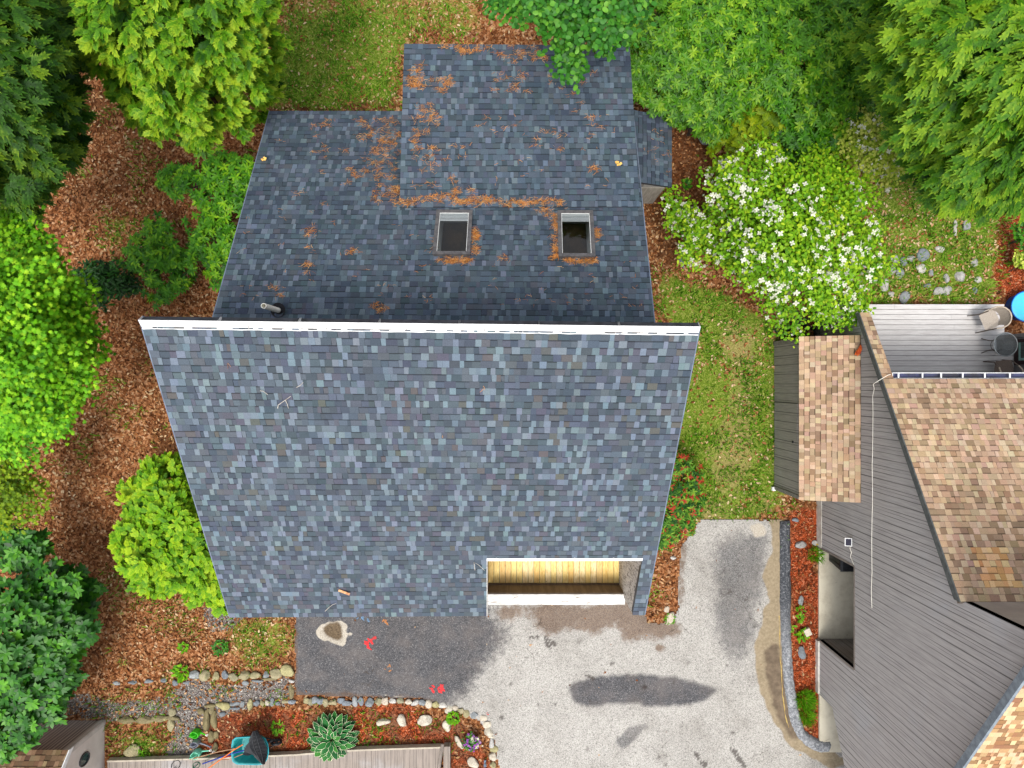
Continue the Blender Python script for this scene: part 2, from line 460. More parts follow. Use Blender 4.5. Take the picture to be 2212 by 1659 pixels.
def drive_material():
    t = NT('worn_asphalt'); v = t.obj()
    vo = t.voro(55, v); sp = t.n('SeparateColor', ins={0: vo.outputs['Color']}).outputs[0]
    lightc = t.ramp(sp, [(0, A(116, 113, 108)), (.15, A(158, 155, 150)), (.5, A(177, 174, 168)), (1, A(200, 196, 189))])
    lightc = t.mix(t.math('MULTIPLY', t.smooth(t.noise(1.1, 5, .6, v), .42, .7), .5), lightc, t.mix(1, lightc, A(222, 220, 218, 1.0), 'MULTIPLY'))
    darkc = t.ramp(sp, [(0, A(56, 56, 60)), (.5, A(80, 80, 84)), (.9, A(98, 98, 101)), (1, A(142, 140, 140))])
    darkc = t.mix(t.math('MULTIPLY', t.smooth(t.noise(1.4, 5, .6, v), .4, .7), .45), darkc, A(120, 112, 108))
    def msk(name, sc=7.0, am=.6, lo=.35, hi=.65):
        m = t.math('ADD', t.attr(name), t.math('MULTIPLY', t.math('SUBTRACT', t.noise(sc, 6, .75, v), .5), am))
        return t.smooth(m, lo, hi)
    c = t.mix(t.math('MULTIPLY', msk('grey', 5, 1.3, .2, .9), .95), lightc, t.mix(.3, darkc, lightc))
    c = t.mix(t.math('MULTIPLY', msk('dark', 6, 1.2, .22, .85), .95), c, darkc)
    c = t.mix(t.math('MULTIPLY', t.attr('oval'), .95), c, t.mix(1.0, lightc, darkc))
    br = t.ramp(t.noise(40, 5, .75, v), [(.3, A(62, 42, 28)), (.5, A(106, 80, 60)), (.72, A(158, 136, 114))])
    c = t.mix(t.math('MULTIPLY', msk('brown', 5, 1.4, .35, .9), .75), c, br)
    sd = t.ramp(t.noise(14, 5, .6, v), [(.3, A(140, 126, 102)), (.7, A(172, 156, 130))])
    c = t.mix(msk('sand', 10, .35), c, sd)
    c = t.mix(t.math('MULTIPLY', msk('mud', 4, .9, .2, .9), .9), c, t.ramp(t.noise(5, 4, .6, v), [(.3, A(84, 70, 56)), (.7, A(128, 110, 90))]))
    c = t.mix(msk('pale', 9, .4), c, t.ramp(t.noise(30, 5, .7, v), [(.3, A(150, 140, 124)), (.7, A(218, 210, 196))]))
    c = t.mix(msk('hole', 7, .4), c, t.ramp(t.noise(25, 5, .7, v), [(.3, A(66, 54, 42)), (.7, A(134, 116, 92))]))
    ck = t.voro(.55, t.n('VectorMath', operation='ADD', ins={0: v, 1: t.n('VectorMath', operation='SCALE', ins={0: t.n('TexNoise', ins={'Vector': v, 'Scale': 2.2, 'Detail': 6.0}).outputs['Color'], 'Scale': .55}).outputs[0]}).outputs[0], 'DISTANCE_TO_EDGE').outputs['Distance']
    c = t.mix(t.math('MULTIPLY', t.math('MULTIPLY', t.math('MULTIPLY', t.smooth(ck, .006, .002), t.smooth(t.noise(.5, 3, .6, v), .52, .62)), t.math('SUBTRACT', 1.0, t.attr('sand'))), .7), c, A(78, 70, 64))
    c = t.mix(t.math('MULTIPLY', t.smooth(t.noise(.6, 8, .75, v), .44, .66), .42), c, t.mix(1, c, (.62, .61, .60, 1), 'MULTIPLY'))
    c = t.mix(t.attr('spot'), c, A(62, 54, 50))
    rough = t.math('SUBTRACT', .95, t.math('MULTIPLY', t.attr('mud'), .45))
    return t.pbr(c, rough, .2, t.bump(t.math('ADD', vo.outputs['Distance'], t.noise(120, 3, .6, v)), .45, .012))
Zd = .018 + .03 * (blur(inpoly(DX, DY, px(DRIVE)).astype(float), 3) - .5) - .05 * hole * (hole > .3) - .012 * mud
driveway = sheet('driveway', dxs, dys, 0, {'dark': dark, 'oval': oval, 'grey': grey, 'brown': brown, 'sand': sand, 'mud': mud, 'pale': pale, 'hole': hole, 'spot': spots}, drive_material(), keep, zf=Zd)
tag(driveway, 'worn pale asphalt driveway with darker patches in front of the house', 'driveway', kind='structure')
red = pmat('red_spray_paint', A(232, 48, 52), A(180, 60, 60), 12, bump=.3)
orange_p = pmat('orange_chalk_paint', A(190, 120, 60), A(150, 110, 80), 14, bump=.3)
blue_p = pmat('blue_chalk_paint', A(110, 150, 190), A(90, 110, 130), 14, bump=.3)
def splash(u, v, r, n, mat, sx=1.0):
    m = MB(); c = P(u, v)
    for k in range(n):
        a = random.uniform(0, 6.28); rr = r * random.uniform(.15, 1)
        q = c + np.array([math.cos(a) * rr * sx, math.sin(a) * rr, .04 + .0004 * k])
        yaw = random.choice([.7, -.7, 2.2]) + random.uniform(-.3, .3); L = random.uniform(.3, .6) * r; W = L * random.uniform(.3, .5)
        pts = []
        for j in range(10):
            b = 2 * math.pi * j / 10; e = random.uniform(.65, 1.2)
            x, y = L * math.cos(b) * e, W * math.sin(b) * e
            pts.append((q[0] + x * math.cos(yaw) - y * math.sin(yaw), q[1] + x * math.sin(yaw) + y * math.cos(yaw), q[2]))
        m.add(pts, [tuple(range(10))])
    return m.build('paint_mark', mat, driveway)
splash(802, 1388, .17, 9, red); splash(942, 1490, .2, 9, red, 1.2); splash(1053, 1541, .05, 3, red)
splash(833, 1340, .12, 5, orange_p); splash(780, 1336, .14, 6, blue_p, 1.8); splash(838, 1441, .1, 4, orange_p, 2)

# asphalt berm along the driveway
t_ = NT('berm_asphalt'); v_ = t_.obj()
cb = t_.ramp(t_.noise(16, 8, .85, v_), [(.34, A(36, 38, 42)), (.5, A(70, 73, 79)), (.6, A(130, 132, 136)), (.68, A(220, 220, 218))])
cb2 = t_.ramp(t_.noise(14, 8, .85, v_), [(.34, A(60, 63, 69)), (.47, A(124, 127, 132)), (.57, A(172, 174, 177)), (.68, A(228, 228, 226))])
yv = t_.n('SeparateXYZ', ins={0: v_}).outputs[1]
cbm = t_.mix(t_.smooth(yv, -6.2, -8.4), cb, cb2)
berm_mat = t_.pbr(cbm, .85, .3, t_.bump(t_.noise(40, 5, .7, v_), .7, .02))
Lp = [(1683, 1126), (1683, 1210), (1683, 1298), (1687, 1387), (1690, 1440), (1695.5, 1495), (1706, 1559), (1722, 1591), (1738, 1608), (1753, 1618), (1770, 1624), (1787, 1623)]
Rp = [(1706, 1124), (1707, 1210), (1708, 1298), (1708, 1387), (1711, 1432), (1715, 1477), (1728, 1548), (1738, 1577), (1750, 1588), (1763, 1595), (1778, 1600), (1792, 1600)]
m = MB()
prof = [(-.05, 0), (.06, .07), (.25, .115), (.5, .125), (.75, .115), (.95, .06), (1.04, 0)]
ring = []
def dens(pts, k=6):
    out = []
    for i in range(len(pts) - 1):
        for j in range(k):
            out.append(np.array(pts[i]) * (1 - j / k) + np.array(pts[i + 1]) * j / k)
    return out + [np.array(pts[-1])]
for a, b in zip(dens(Lp), dens(Rp)):
    pa, pb = P(*a), P(*b)
    w_ = [random.uniform(-.012, .012) for _ in prof]
    ring.append([pa + (pb - pa) * s + np.array([0, 0, z + (.6 * w_[i] if 0 < z else -.03)]) + np.array([w_[i], w_[i], 0]) for i, (s, z) in enumerate(prof)])
nv = len(prof)
m.add([q for r in ring for q in r], [(i * nv + k, i * nv + k + 1, (i + 1) * nv + k + 1, (i + 1) * nv + k) for i in range(len(ring) - 1) for k in range(nv - 1)] + [tuple(range(nv - 1, -1, -1)), tuple((len(ring) - 1) * nv + k for k in range(nv))], smooth=True)
kerb = m.build('asphalt_kerb', berm_mat)
tag(kerb, 'raised black asphalt kerb curving along the red mulch strip', 'kerb', kind='structure')
m = MB(); yl = [(1691, 1330), (1690, 1380), (1694, 1440), (1697, 1500), (1704, 1550), (1712, 1572)]
pts = [P(u - 7 + random.uniform(-1, 1), v, .03) for u, v in dens(yl, 5)]
m.tube(pts, [random.uniform(.004, .02) for _ in pts], 6)
m.build('pollen_line', pmat('yellow_pollen', A(205, 180, 110), A(170, 140, 80), 15), kerb)
# ------------------------------------------------------------------ roofs
def shingle_mat(name, k=1.0):
    t = NT(name); v = t.obj()
    c = t.attr('col', 'Color')
    c = t.mix(1, c, t.ramp(t.noise(70, 4, .7, v), [(.3, (.74, .74, .74, 1)), (.7, (1.2, 1.2, 1.2, 1))]), 'MULTIPLY')
    c = t.mix(1, c, t.ramp(t.noise(.9, 5, .6, v), [(.3, (.86, .86, .88, 1)), (.7, (1.08, 1.08, 1.06, 1))]), 'MULTIPLY')
    return t.pbr(c, .92, .2, t.bump(t.noise(160, 3, .7, v), .35, .006))
SHINGLE = shingle_mat('asphalt_shingle')
EDGE = pmat('dark_drip_edge', A(70, 74, 84), A(50, 54, 62), rough=.6)
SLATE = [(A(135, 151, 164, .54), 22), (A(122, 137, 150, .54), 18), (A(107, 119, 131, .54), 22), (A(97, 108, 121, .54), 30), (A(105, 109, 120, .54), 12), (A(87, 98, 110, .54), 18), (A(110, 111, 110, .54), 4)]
SLATE_SHADED = [(A(114, 129, 143, .58), 16), (A(101, 116, 130, .58), 14), (A(90, 104, 118, .62), 26), (A(80, 94, 107, .62), 30), (A(88, 95, 107, .62), 10), (A(70, 83, 96, .62), 16)]  # same shingles as SLATE, with the rear slopes' shade put into the colour
TAN = [(A(224, 196, 164, .68), 22), (A(212, 182, 150, .68), 34), (A(200, 169, 138, .68), 22), (A(180, 150, 121, .68), 14), (A(164, 135, 109, .68), 8), (A(204, 170, 146, .68), 4)]
TAN_F = [(A(240, 208, 164, .66), 30), (A(230, 194, 148, .66), 26), (A(210, 168, 122, .66), 16), (A(188, 146, 104, .66), 14), (A(172, 130, 94, .66), 12)]
NEWTAN = [(A(238, 200, 150, .8), 20), (A(228, 176, 124, .8), 20), (A(214, 160, 108, .8), 12)]

def roof(name, parent, c00, c10, c01, c11, pal, holes=(), expo=.143, thick=.1, patch=None, wr=(.06, .2), edge=None):
    """c00/c10 = upper edge ends, c01/c11 = lower edge ends; holes = (a0,a1,t0,t1)"""
    c00, c10, c01, c11 = [np.array(c, float) for c in (c00, c10, c01, c11)]
    def at(a, t): return (c00 * (1 - a) + c10 * a) * (1 - t) + (c01 * (1 - a) + c11 * a) * t
    Nn = nrm(np.cross(c10 - c00, c01 - c00)); Nn = Nn if Nn[2] > 0 else -Nn
    W = np.linalg.norm(c10 - c00); S = np.linalg.norm((c01 + c11 - c00 - c10) / 2)
    rows = max(1, int(round(S / expo))); m = MB()
    cols = [p[0] for p in pal]; wt = [p[1] for p in pal]
    light = sorted(cols, key=lambda c: -c[1])[:2]
    for r in range(rows):
        t0, t1 = r / rows, (r + 1) / rows; tm = (t0 + t1) / 2
        segs = [(0.0, 1.0)]
        for h in holes:
            if h[2] < tm < h[3]:
                ns = []
                for s0, s1 in segs:
                    if h[0] > s0: ns.append((s0, min(s1, h[0])))
                    if h[1] < s1: ns.append((max(s0, h[1]), s1))
                segs = [s for s in ns if s[1] - s[0] > 1e-4]
        for s0, s1 in segs:
            x = s0; up = random.random() < .5; last = None
            while x < s1 - 1e-5:
                wd = random.uniform(*wr) / W; e = min(s1, x + wd)
                if s1 - e < .05 / W: e = s1
                p_, w_ = cols, wt
                if patch and patch[0] < x < patch[1] and patch[2] < tm < patch[3]:
                    p_, w_ = [q[0] for q in patch[4]], [q[1] for q in patch[4]]
                c = random.choices(p_, w_)[0]
                if c in light and last in light and random.random() < .8: c = random.choices(p_, w_)[0]
                last = c
                if c in light: e = min(e, x + random.uniform(.075, .15) / W)
                if c in light: up = True
                else: up = random.random() < .45
                c = tuple(v * random.uniform(.93, 1.07) for v in c[:3]) + (1,)
                h1 = .013 if up else .006
                sk = random.uniform(-.012, .012) / W
                xa = x + (sk if x > s0 else 0); xb = e
                A0, B0 = at(x, max(t0 - .25 / rows, 0)) + Nn * .0015, at(e, max(t0 - .25 / rows, 0)) + Nn * .0015
                A1, B1 = at(xa, t1) + Nn * h1, at(xb, t1) + Nn * h1
                A2, B2 = at(xa, t1) - Nn * .001, at(xb, t1) - Nn * .001
                fr = tuple(v * .42 for v in c[:3]) + (1,)  # darkened tab colour: shade painted on the band and the tab edges
                if True:        # shade painted under the course above, partly a printed band of the shingle
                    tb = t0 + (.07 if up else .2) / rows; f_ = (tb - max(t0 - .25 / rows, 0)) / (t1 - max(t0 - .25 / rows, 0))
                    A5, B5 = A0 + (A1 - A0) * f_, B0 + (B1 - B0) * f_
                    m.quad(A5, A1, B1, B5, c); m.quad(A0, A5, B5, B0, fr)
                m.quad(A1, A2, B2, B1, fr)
                if up:
                    m.add([A0, A2, A1], [(0, 1, 2)], fr); m.add([B0, B1, B2], [(0, 1, 2)], fr)
                x = e; up = not up
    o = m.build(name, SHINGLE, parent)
    # deck under the shingles, with the same openings
    ab = sorted({0.0, 1.0} | {h[0] for h in holes} | {h[1] for h in holes}); tb = sorted({0.0, 1.0} | {h[2] for h in holes} | {min(h[3], 1.0) for h in holes})
    solid = lambda i, j: 0 <= i < len(ab) - 1 and 0 <= j < len(tb) - 1 and not any(h[0] <= (ab[i] + ab[i + 1]) / 2 <= h[1] and h[2] <= (tb[j] + tb[j + 1]) / 2 <= h[3] for h in holes)
    m = MB()
    for i in range(len(ab) - 1):
        for j in range(len(tb) - 1):
            if not solid(i, j): continue
            q = [at(ab[i], tb[j]), at(ab[i + 1], tb[j]), at(ab[i + 1], tb[j + 1]), at(ab[i], tb[j + 1])]
            a = [p - Nn * .004 for p in q]; b = [p - Nn * thick for p in q]
            m.quad(*a); m.quad(*b[::-1])
            for k, (di, dj) in enumerate(((0, -1), (1, 0), (0, 1), (-1, 0))):
                if not solid(i + di, j + dj): m.quad(a[k], b[k], b[(k + 1) % 4], a[(k + 1) % 4])
    m.build('roof_deck', edge or EDGE, o)
    return o, (c00, Nn), at

# ------------------------------------------------------------------ the house
house = thing('house', 'grey shingled house with skylights, a white ridge cap and a notched balcony', 'house', (-1.6, 1.0, 0))
WHITE = pmat('white_painted_metal', A(250, 250, 250, .84), A(222, 224, 224, .84), 3, rough=.45, bump=.05)
def weathered(name, stretch, c1=(236, 234, 230), c2=(150, 140, 128), lo=.60, hi=.72):
    t = NT(name); v = t.obj(stretch)
    f = t.smooth(t.noise(3, 8, .7, v, 1.5), lo, hi)
    c = t.mix(f, A(*c1), A(*c2)); c = t.mix(t.smooth(t.noise(1.2, 4, .6, t.obj()), .4, .75), c, t.mix(1, c, (.86, .85, .84, 1), 'MULTIPLY'))
    return t.pbr(c, .75, .25, t.bump(f, .35, .006))
WEATH = weathered('weathered_white_board', (.8, 9, 6), lo=.53, hi=.62)
WEATHV = weathered('weathered_white_siding', (1, 7, 1.2), (218, 214, 210), (104, 98, 92), .5, .58)
SIDING_H = pmat('grey_house_siding', A(140, 136, 130), A(112, 110, 106), 3, bump=.3, bscale=30, stretch=(1, 1, .1))
zr, ze = 9.1, 4.95
r00, r10 = P(303, 692, zr), P(1511, 706, zr); r01, r11 = P(497, 1333, ze), P(1392, 1328, ze)
nt_ = .752
def afind(u, t):      # column of the roof under an image column
    lo, hi = 0.0, 1.0
    for _ in range(50):
        a = (lo + hi) / 2; q = (r00 * (1 - a) + r10 * a) * (1 - t) + (r01 * (1 - a) + r11 * a) * t
        if CX + q[0] * F / (H - q[2]) < u: lo = a
        else: hi = a
    return a
na0, na1 = (afind(1052, nt_) + afind(1051, 1)) / 2, (afind(1387, nt_) + afind(1367, 1)) / 2
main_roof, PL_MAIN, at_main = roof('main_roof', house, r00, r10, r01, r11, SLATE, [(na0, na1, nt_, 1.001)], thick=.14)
main_roof['label'] = 'front roof slope of blue grey shingles with a notch at its eave'
# ridge cap: folded white metal with lapped joints and a nailed lower flange
def rcap(a, s, up):
    """point on the cap: a along the ridge, s metres down the slope"""
    S = np.linalg.norm((r01 + r11 - r00 - r10) / 2)
    return at_main(a, s / S) + PL_MAIN[1] * up
m = MB(); ns = 7
for k in range(ns):
    a0, a1 = k / ns - .002 * (k > 0), (k + 1) / ns
    lift = .022 + .003 * (k % 2)
    b0 = [rcap(a0, -.06, lift + .05), rcap(a1, -.06, lift + .05)]
    jit = [random.uniform(-.006, .006) for _ in range(9)]
    for j in range(8):
        x0, x1 = a0 + (a1 - a0) * j / 8, a0 + (a1 - a0) * (j + 1) / 8
        m.quad(rcap(x0, -.04, lift + .04), rcap(x0, .105, lift), rcap(x1, .105, lift), rcap(x1, -.04, lift + .04))
        m.quad(rcap(x0, .105, lift), rcap(x0, .112, lift - .016), rcap(x1, .112, lift - .016), rcap(x1, .105, lift))
        m.quad(rcap(x0, .112, lift - .016), rcap(x0, .158 + jit[j], lift - .010), rcap(x1, .158 + jit[j + 1], lift - .010), rcap(x1, .112, lift - .016))
        m.quad(rcap(x0, .158 + jit[j], lift - .010), rcap(x0, .158 + jit[j], 0), rcap(x1, .158 + jit[j + 1], 0), rcap(x1, .158 + jit[j + 1], lift - .010))
        q0, q1 = rcap(x0, -.04, lift + .04), rcap(x1, -.04, lift + .04)
        dz = np.array([0, 0, -.26])
        m.quad(q1, q1 + dz, q0 + dz, q0)
    for x in (a0, a1):
        q = [rcap(x, -.04, lift + .04), rcap(x, .105, lift), rcap(x, .158, 0), rcap(x, -.04, -.1)]
        m.quad(*q)
ridge_cap = m.build('ridge_cap', WHITE, main_roof)
m = MB(); dk = pmat('rusty_nail', A(120, 104, 92), A(80, 70, 64))
for k in range(58):
    a = (k + random.uniform(.2, .8)) / 58; p = rcap(a, .118, .016)
    m.obox(p, (random.choice([.012, .012, .06, .2]), .006, .010), 0)
    if k % 8 == 3:
        q = rcap(a, .05, .043); m.obox(q, (.006, .12, .004), random.uniform(-.05, .05))
m.build('nail_row', dk, main_roof)
# rear lean-to roof
zt, zb = 6.7, 3.7
slope_b = 13.8
def rear_pt(u, v):
    p = P(u, v, 0); return p
l1, l2 = P(462, 680, 6.7), P(583, 240, 3.7); q1, q2 = P(1413, 693, 6.76), P(1367, 242, 3.7)
def ext(a, b, y): s = (y - a[1]) / (b[1] - a[1]); return a + (b - a) * s
l0, q0 = ext(l1, l2, .55), ext(q1, q2, .48)
def uvw(plane_pts, u, v):
    c00, c10, c01, c11 = plane_pts
    N_ = np.cross(c10 - c00, c01 - c00); p = hit(u, v, (c00, nrm(N_)))
    t = (p[1] - (c00[1] + c10[1]) / 2) / ((c01[1] + c11[1] - c00[1] - c10[1]) / 2)
    L_, R_ = c00 + (c01 - c00) * t, c10 + (c11 - c10) * t
    return (p[0] - L_[0]) / (R_[0] - L_[0]), t, p
RP = (l0, q0, l2, q2)
SKY1 = [(944, 461), (1019, 461), (1014, 555), (939, 552)]; SKY2 = [(1204, 461), (1278, 461), (1283, 557), (1210, 556)]
skh = []
for q in (SKY1, SKY2):
    uv = [uvw(RP, *p)[:2] for p in q]
    a0, a1 = (uv[0][0] + uv[3][0]) / 2, (uv[1][0] + uv[2][0]) / 2; t0, t1 = (uv[2][1] + uv[3][1]) / 2, (uv[0][1] + uv[1][1]) / 2
    skh.append((a0, a1, t0, t1) if t0 < t1 else (a0, a1, t1, t0))
rear_roof, PL_REAR, at_rear = roof('lean_to_roof', house, l0, q0, l2, q2, SLATE_SHADED, skh, thick=.14)
rear_roof['label'] = 'rear roof slope of shingles darkened for shade with two skylights and drifts of pine needles'
d00, d10, d01, d11 = P(863, 449, 5.285), P(1382, 447, 5.285), P(873, 95, 4.4), P(1360, 99, 4.4)
dormer, PL_DORM, at_dorm = roof('dormer_roof', house, d00, d10, d01, d11, SLATE_SHADED, thick=.16)
y0_, y1_ = P(1452, 254, 1.75)[1], P(1449, 404, 1.75)[1]
b00, b10, b01, b11 = np.array([2.75, y0_, 2.5]), np.array([2.75, y1_, 2.5]), np.array([4.39, y0_, 1.75]), np.array([4.39, y1_, 1.75])
bump_roof, PL_BUMP, _ = roof('closet_roof', house, b10, b00, b11, b01, SLATE_SHADED, thick=.1)

# skylights: raised kerb frame, glass, white shaft, brown floor far below
FRAME = pmat('grey_skylight_metal', A(108, 106, 106), A(86, 84, 86), 10, rough=.45, metal=.3)
WSHAFT = pmat('white_plaster', A(244, 246, 242), A(232, 234, 232), 4)
BROWNFL = pmat('brown_room_floor', A(96, 74, 44), A(66, 50, 30), 3)
tg = NT('skylight_glass')
fr_ = tg.n('Fresnel', ins={'IOR': 1.5})
gl = tg.n('BsdfGlossy', ins={'Roughness': .02}); tr_ = tg.n('BsdfTransparent', ins={'Color': (.95, .97, .95, 1)})
mx = tg.n('MixShader', ins={0: tg.math('ADD', fr_.outputs[0], .0), 1: tr_.outputs[0], 2: gl.outputs[0]})
tg.t.links.new(mx.outputs[0], tg.out.inputs[0]); GLASS = tg.m
for (a0, a1, t0, t1), lab in zip(skh, ('skylight nearer the vent pipe', 'skylight nearer the white flowering tree')):
    c = [at_rear(a0, t1), at_rear(a1, t1), at_rear(a1, t0), at_rear(a0, t0)]     # low end first
    Nn = PL_REAR[1]; ex = nrm(c[1] - c[0]); ey = nrm(c[3] - c[0])
    def fr(i, o, z0, z1, mb):
        si = [(1, 1), (-1, 1), (-1, -1), (1, -1)]
        q0 = [c[k] - o * (si[k][0] * ex + si[k][1] * ey) for k in range(4)]; q1 = [c[k] + i * (si[k][0] * ex + si[k][1] * ey) for k in range(4)]
        for k in range(4):
            j = (k + 1) % 4
            mb.hexa([q0[k] + Nn * z0, q0[j] + Nn * z0, q1[j] + Nn * z0, q1[k] + Nn * z0], [q0[k] + Nn * z1, q0[j] + Nn * z1, q1[j] + Nn * z1, q1[k] + Nn * z1])
    mb = MB(); fr(.05, .012, -.12, .085, mb); fr(.06, .022, .085, .10, mb)
    sk = mb.build('skylight', FRAME, house); sk['label'] = lab
    mb = MB(); fr(.07, -.048, .02, .084, mb); mb.build('sash', WSHAFT, sk)
    mb = MB(); i = .055
    g = [c[0] + i * (ex + ey), c[1] + i * (-ex + ey), c[2] - i * (ex + ey), c[3] + i * (ex - ey)]
    mb.quad(*[p + Nn * .078 for p in g]); NF = nrm(np.cross(g[1] - g[0], g[2] - g[0])); mb.f[-1] = mb.f[-1] if NF[2] > 0 else mb.f[-1][::-1]; mb.build('pane', GLASS, sk)
    mb = MB()     # light shaft
    top = [p + Nn * .0 for p in g]; bot = [p * 1 for p in g]
    for k, p in enumerate(bot): bot[k] = np.array(p, float)
    for k in range(4): bot[k][2] = top[k][2] - .72
    for k in range(4):
        j = (k + 1) % 4; mb.quad(top[k], top[j], bot[j], bot[k])
    mb.build('light_shaft', WSHAFT, sk)
    mb = MB(); e0, e1 = .0, .20
    for q in range(6):
        s0, s1 = .235 * q / 6, .235 * (q + 1) / 6 - .004
        f = lambda x, s, zz: g[0] * (1 - x) + g[1] * x + ey * s + Nn * zz
        mb.quad(f(.0, s0, .062), f(1, s0, .062), f(1, s1, .070), f(.0, s1, .070))
    mb.build('blind', pmat('bright_white_blind', (.93, .94, .93, 1), (.9, .92, .92, 1), 5, bump=.02), sk)
    mb = MB(); z = top[0][2] - 1.1
    mb.quad(*[(p[0] + dx * 1.1, p[1] + dy * 1.1, z) for p, dx, dy in zip(g, (-1, 1, 1, -1), (-1, -1, 1, 1))]); mb.build('room_floor', BROWNFL, sk)

# vent pipe with its boot
PVC = pmat('white_pvc', A(250, 248, 238, .95), A(240, 236, 222, .95), 5, rough=.5)
vb = hit(604, 671, PL_REAR); vt = vb + np.array([-.012, .0, .86])
m = MB(); r = .052
m.tube([vb + np.array([0, 0, -.05]), vb * .5 + vt * .5, vt], r, 16, caps=False)
ringo = [vt + np.array([r * math.cos(a), r * math.sin(a), 0]) for a in np.linspace(0, 2 * math.pi, 16, False)]
ringi = [vt + np.array([.8 * r * math.cos(a), .8 * r * math.sin(a), 0]) for a in np.linspace(0, 2 * math.pi, 16, False)]
ringd = [p - np.array([0, 0, .2]) for p in ringi]
m.add(ringo + ringi + ringd, [(k, (k + 1) % 16, 16 + (k + 1) % 16, 16 + k) for k in range(16)] + [(16 + k, 16 + (k + 1) % 16, 32 + (k + 1) % 16, 32 + k) for k in range(16)] + [tuple(range(32, 48))])
vp = m.build('vent_pipe', PVC, house); vp['label'] = 'white plastic vent pipe'
m = MB(); m.lathe(vb, [(.15, .10), (.10, .03), (.075, .05), (.056, .09)], 16)
m.build('rubber_boot', pmat('black_rubber', A(30, 30, 34), A(44, 44, 48)), vp)

# walls
def slab_x(mb, x, th, prof_lo, prof_hi):
    """wall standing at x (thickness th towards +x); prof = [(y,z)...] lower and upper outlines with the same y's"""
    for k in range(len(prof_lo) - 1):
        (ya, za), (yb, zb_) = prof_lo[k], prof_lo[k + 1]; (_, ta), (_, tb_) = prof_hi[k], prof_hi[k + 1]
        if ta - za < 1e-3 and tb_ - zb_ < 1e-3: continue
        mb.hexa([(x, ya, za), (x + th, ya, za), (x + th, yb, zb_), (x, yb, zb_)], [(x, ya, ta), (x + th, ya, ta), (x + th, yb, tb_), (x, yb, tb_)])
def zmain(y): return zr + (y - .95) * (zr - ze) / (.95 + 5.3) - .17
def zrear(y): return 6.7 - (y - 1.4) * .56 - .16
m = MB()
ys = [-5.05, -3.75, -2.6, .5]
for x, th in ((-5.95, .15),):
    slab_x(m, x, th, [(y, 0) for y in ys], [(y, zmain(y)) for y in ys])
slab_x(m, 2.79, .15, [(-5.28, 0), (-5.05, 0), (-2.6, 0), (.5, 0)], [(-5.28, zmain(-5.28)), (-5.05, zmain(-5.05)), (-2.6, zmain(-2.6)), (.5, zmain(.5))])
m.box((-5.8, -5.15, 0), (-.62, -5.0, zmain(-5.15)))        # front wall
m.box((-.62, -5.15, 0), (2.79, -5.0, 2.62))
m.box((-.77, -5.0, 2.7), (-.62, -2.7, zmain(-5.0)))        # balcony side
m.box((-.62, -2.7, 2.7), (2.79, -2.55, zmain(-2.6)))       # balcony back
yr = [.5, 6.4]
slab_x(m, -5.75, .15, [(y, 0) for y in yr], [(y, zrear(y)) for y in yr])
slab_x(m, 2.62, .15, [(y, 0) for y in yr], [(y, zrear(y)) for y in yr])
m.box((-5.6, 6.25, 0), (-2.3, 6.4, zrear(6.4)))
m.box((-5.8, .5, 6.9), (2.8, .62, 8.55))                   # clerestory
slab_x(m, -2.35, .12, [(4.4, zrear(4.4)), (7.7, 0)], [(4.4, 5.05), (7.7, 4.28)])
slab_x(m, 2.55, .12, [(4.4, zrear(4.4)), (6.4, 0), (7.7, 0)], [(4.4, 5.05), (6.4, 4.6), (7.7, 4.28)])
m.box((-2.23, 7.58, 0), (2.55, 7.7, 4.26))
m.box((2.77, 5.44, 0), (4.22, 7.2, 1.66)); m.box((2.77, 5.44, 1.66), (3.6, 7.2, 2.0))
wl = m.build('wall', SIDING_H, house)
m = MB(); m.box((-6.0, -5.2, -.05), (2.95, .5, .12)); m.box((-5.8, .5, -.05), (2.8, 7.7, .12)); m.build('foundation', pmat('house_concrete', A(150, 146, 138), A(120, 116, 110), 3), house)
# light grey boarded wall of the closet (faces the drive)
m = MB()
for k in range(8):
    x0 = 2.77 + k * .183; m.box((x0, 5.425, 0), (x0 + .178, 5.438, 1.64))
m.build('closet_cladding', pmat('pale_grey_board', A(176, 170, 160), A(150, 144, 134), 4, stretch=(6, 1, .6)), house)
# balcony
t = NT('new_yellow_timber'); v = t.obj((7, 1, 1)); oi = t.attr('col', 'Color')
g = t.noise(5, 6, .65, v, 1.2)
c = t.mix(t.smooth(g, .42, .66), oi, t.mix(1, oi, (.80, .66, .44, 1), 'MULTIPLY'))
kn = t.voro(5.5, t.obj((1, .55, 1)))
c = t.mix(t.smooth(kn.outputs['Distance'], .075, .035), c, A(120, 78, 40))
TIMB = t.pbr(c, .6, .3, t.bump(g, .2, .003))
zf_ = 2.8
m = MB(); x0 = -.62; nb = 23; bw = 3.41 / nb
for k in range(nb):
    cc = random.choice([A(252, 226, 150, .92), A(250, 218, 140, .92), A(248, 208, 130, .92), A(252, 228, 172, .92), A(242, 206, 138, .92)])
    m.box((x0 + k * bw + .005, -5.16, zf_ - .04), (x0 + (k + 1) * bw - .005, -2.7, zf_ + random.uniform(-.002, .002)), cc)
m.build('balcony_floor', TIMB, house)
m = MB(); m.box((-.62, -5.19, zf_ - .16), (2.79, -2.7, zf_ - .045)); m.build('balcony_joists', EDGE, house)
BR = pmat('brown_panel', A(128, 112, 98), A(108, 94, 84), 3, stretch=(4, 1, .4))
m = MB()
for k in range(12):
    xa = -.61 + k * .2835
    m.box((xa, -5.215, zf_ - .1), (xa + .279, -5.19, 3.56))
m.box((-.62, -5.19, zf_), (2.79, -5.165, zf_ + .09))
par = m.build('parapet', BR, house)
m = MB(); m.box((-.62, -5.42, 2.3), (2.785, -5.217, 3.56)); m.build('parapet_front', SIDING_H, par)
m = MB()
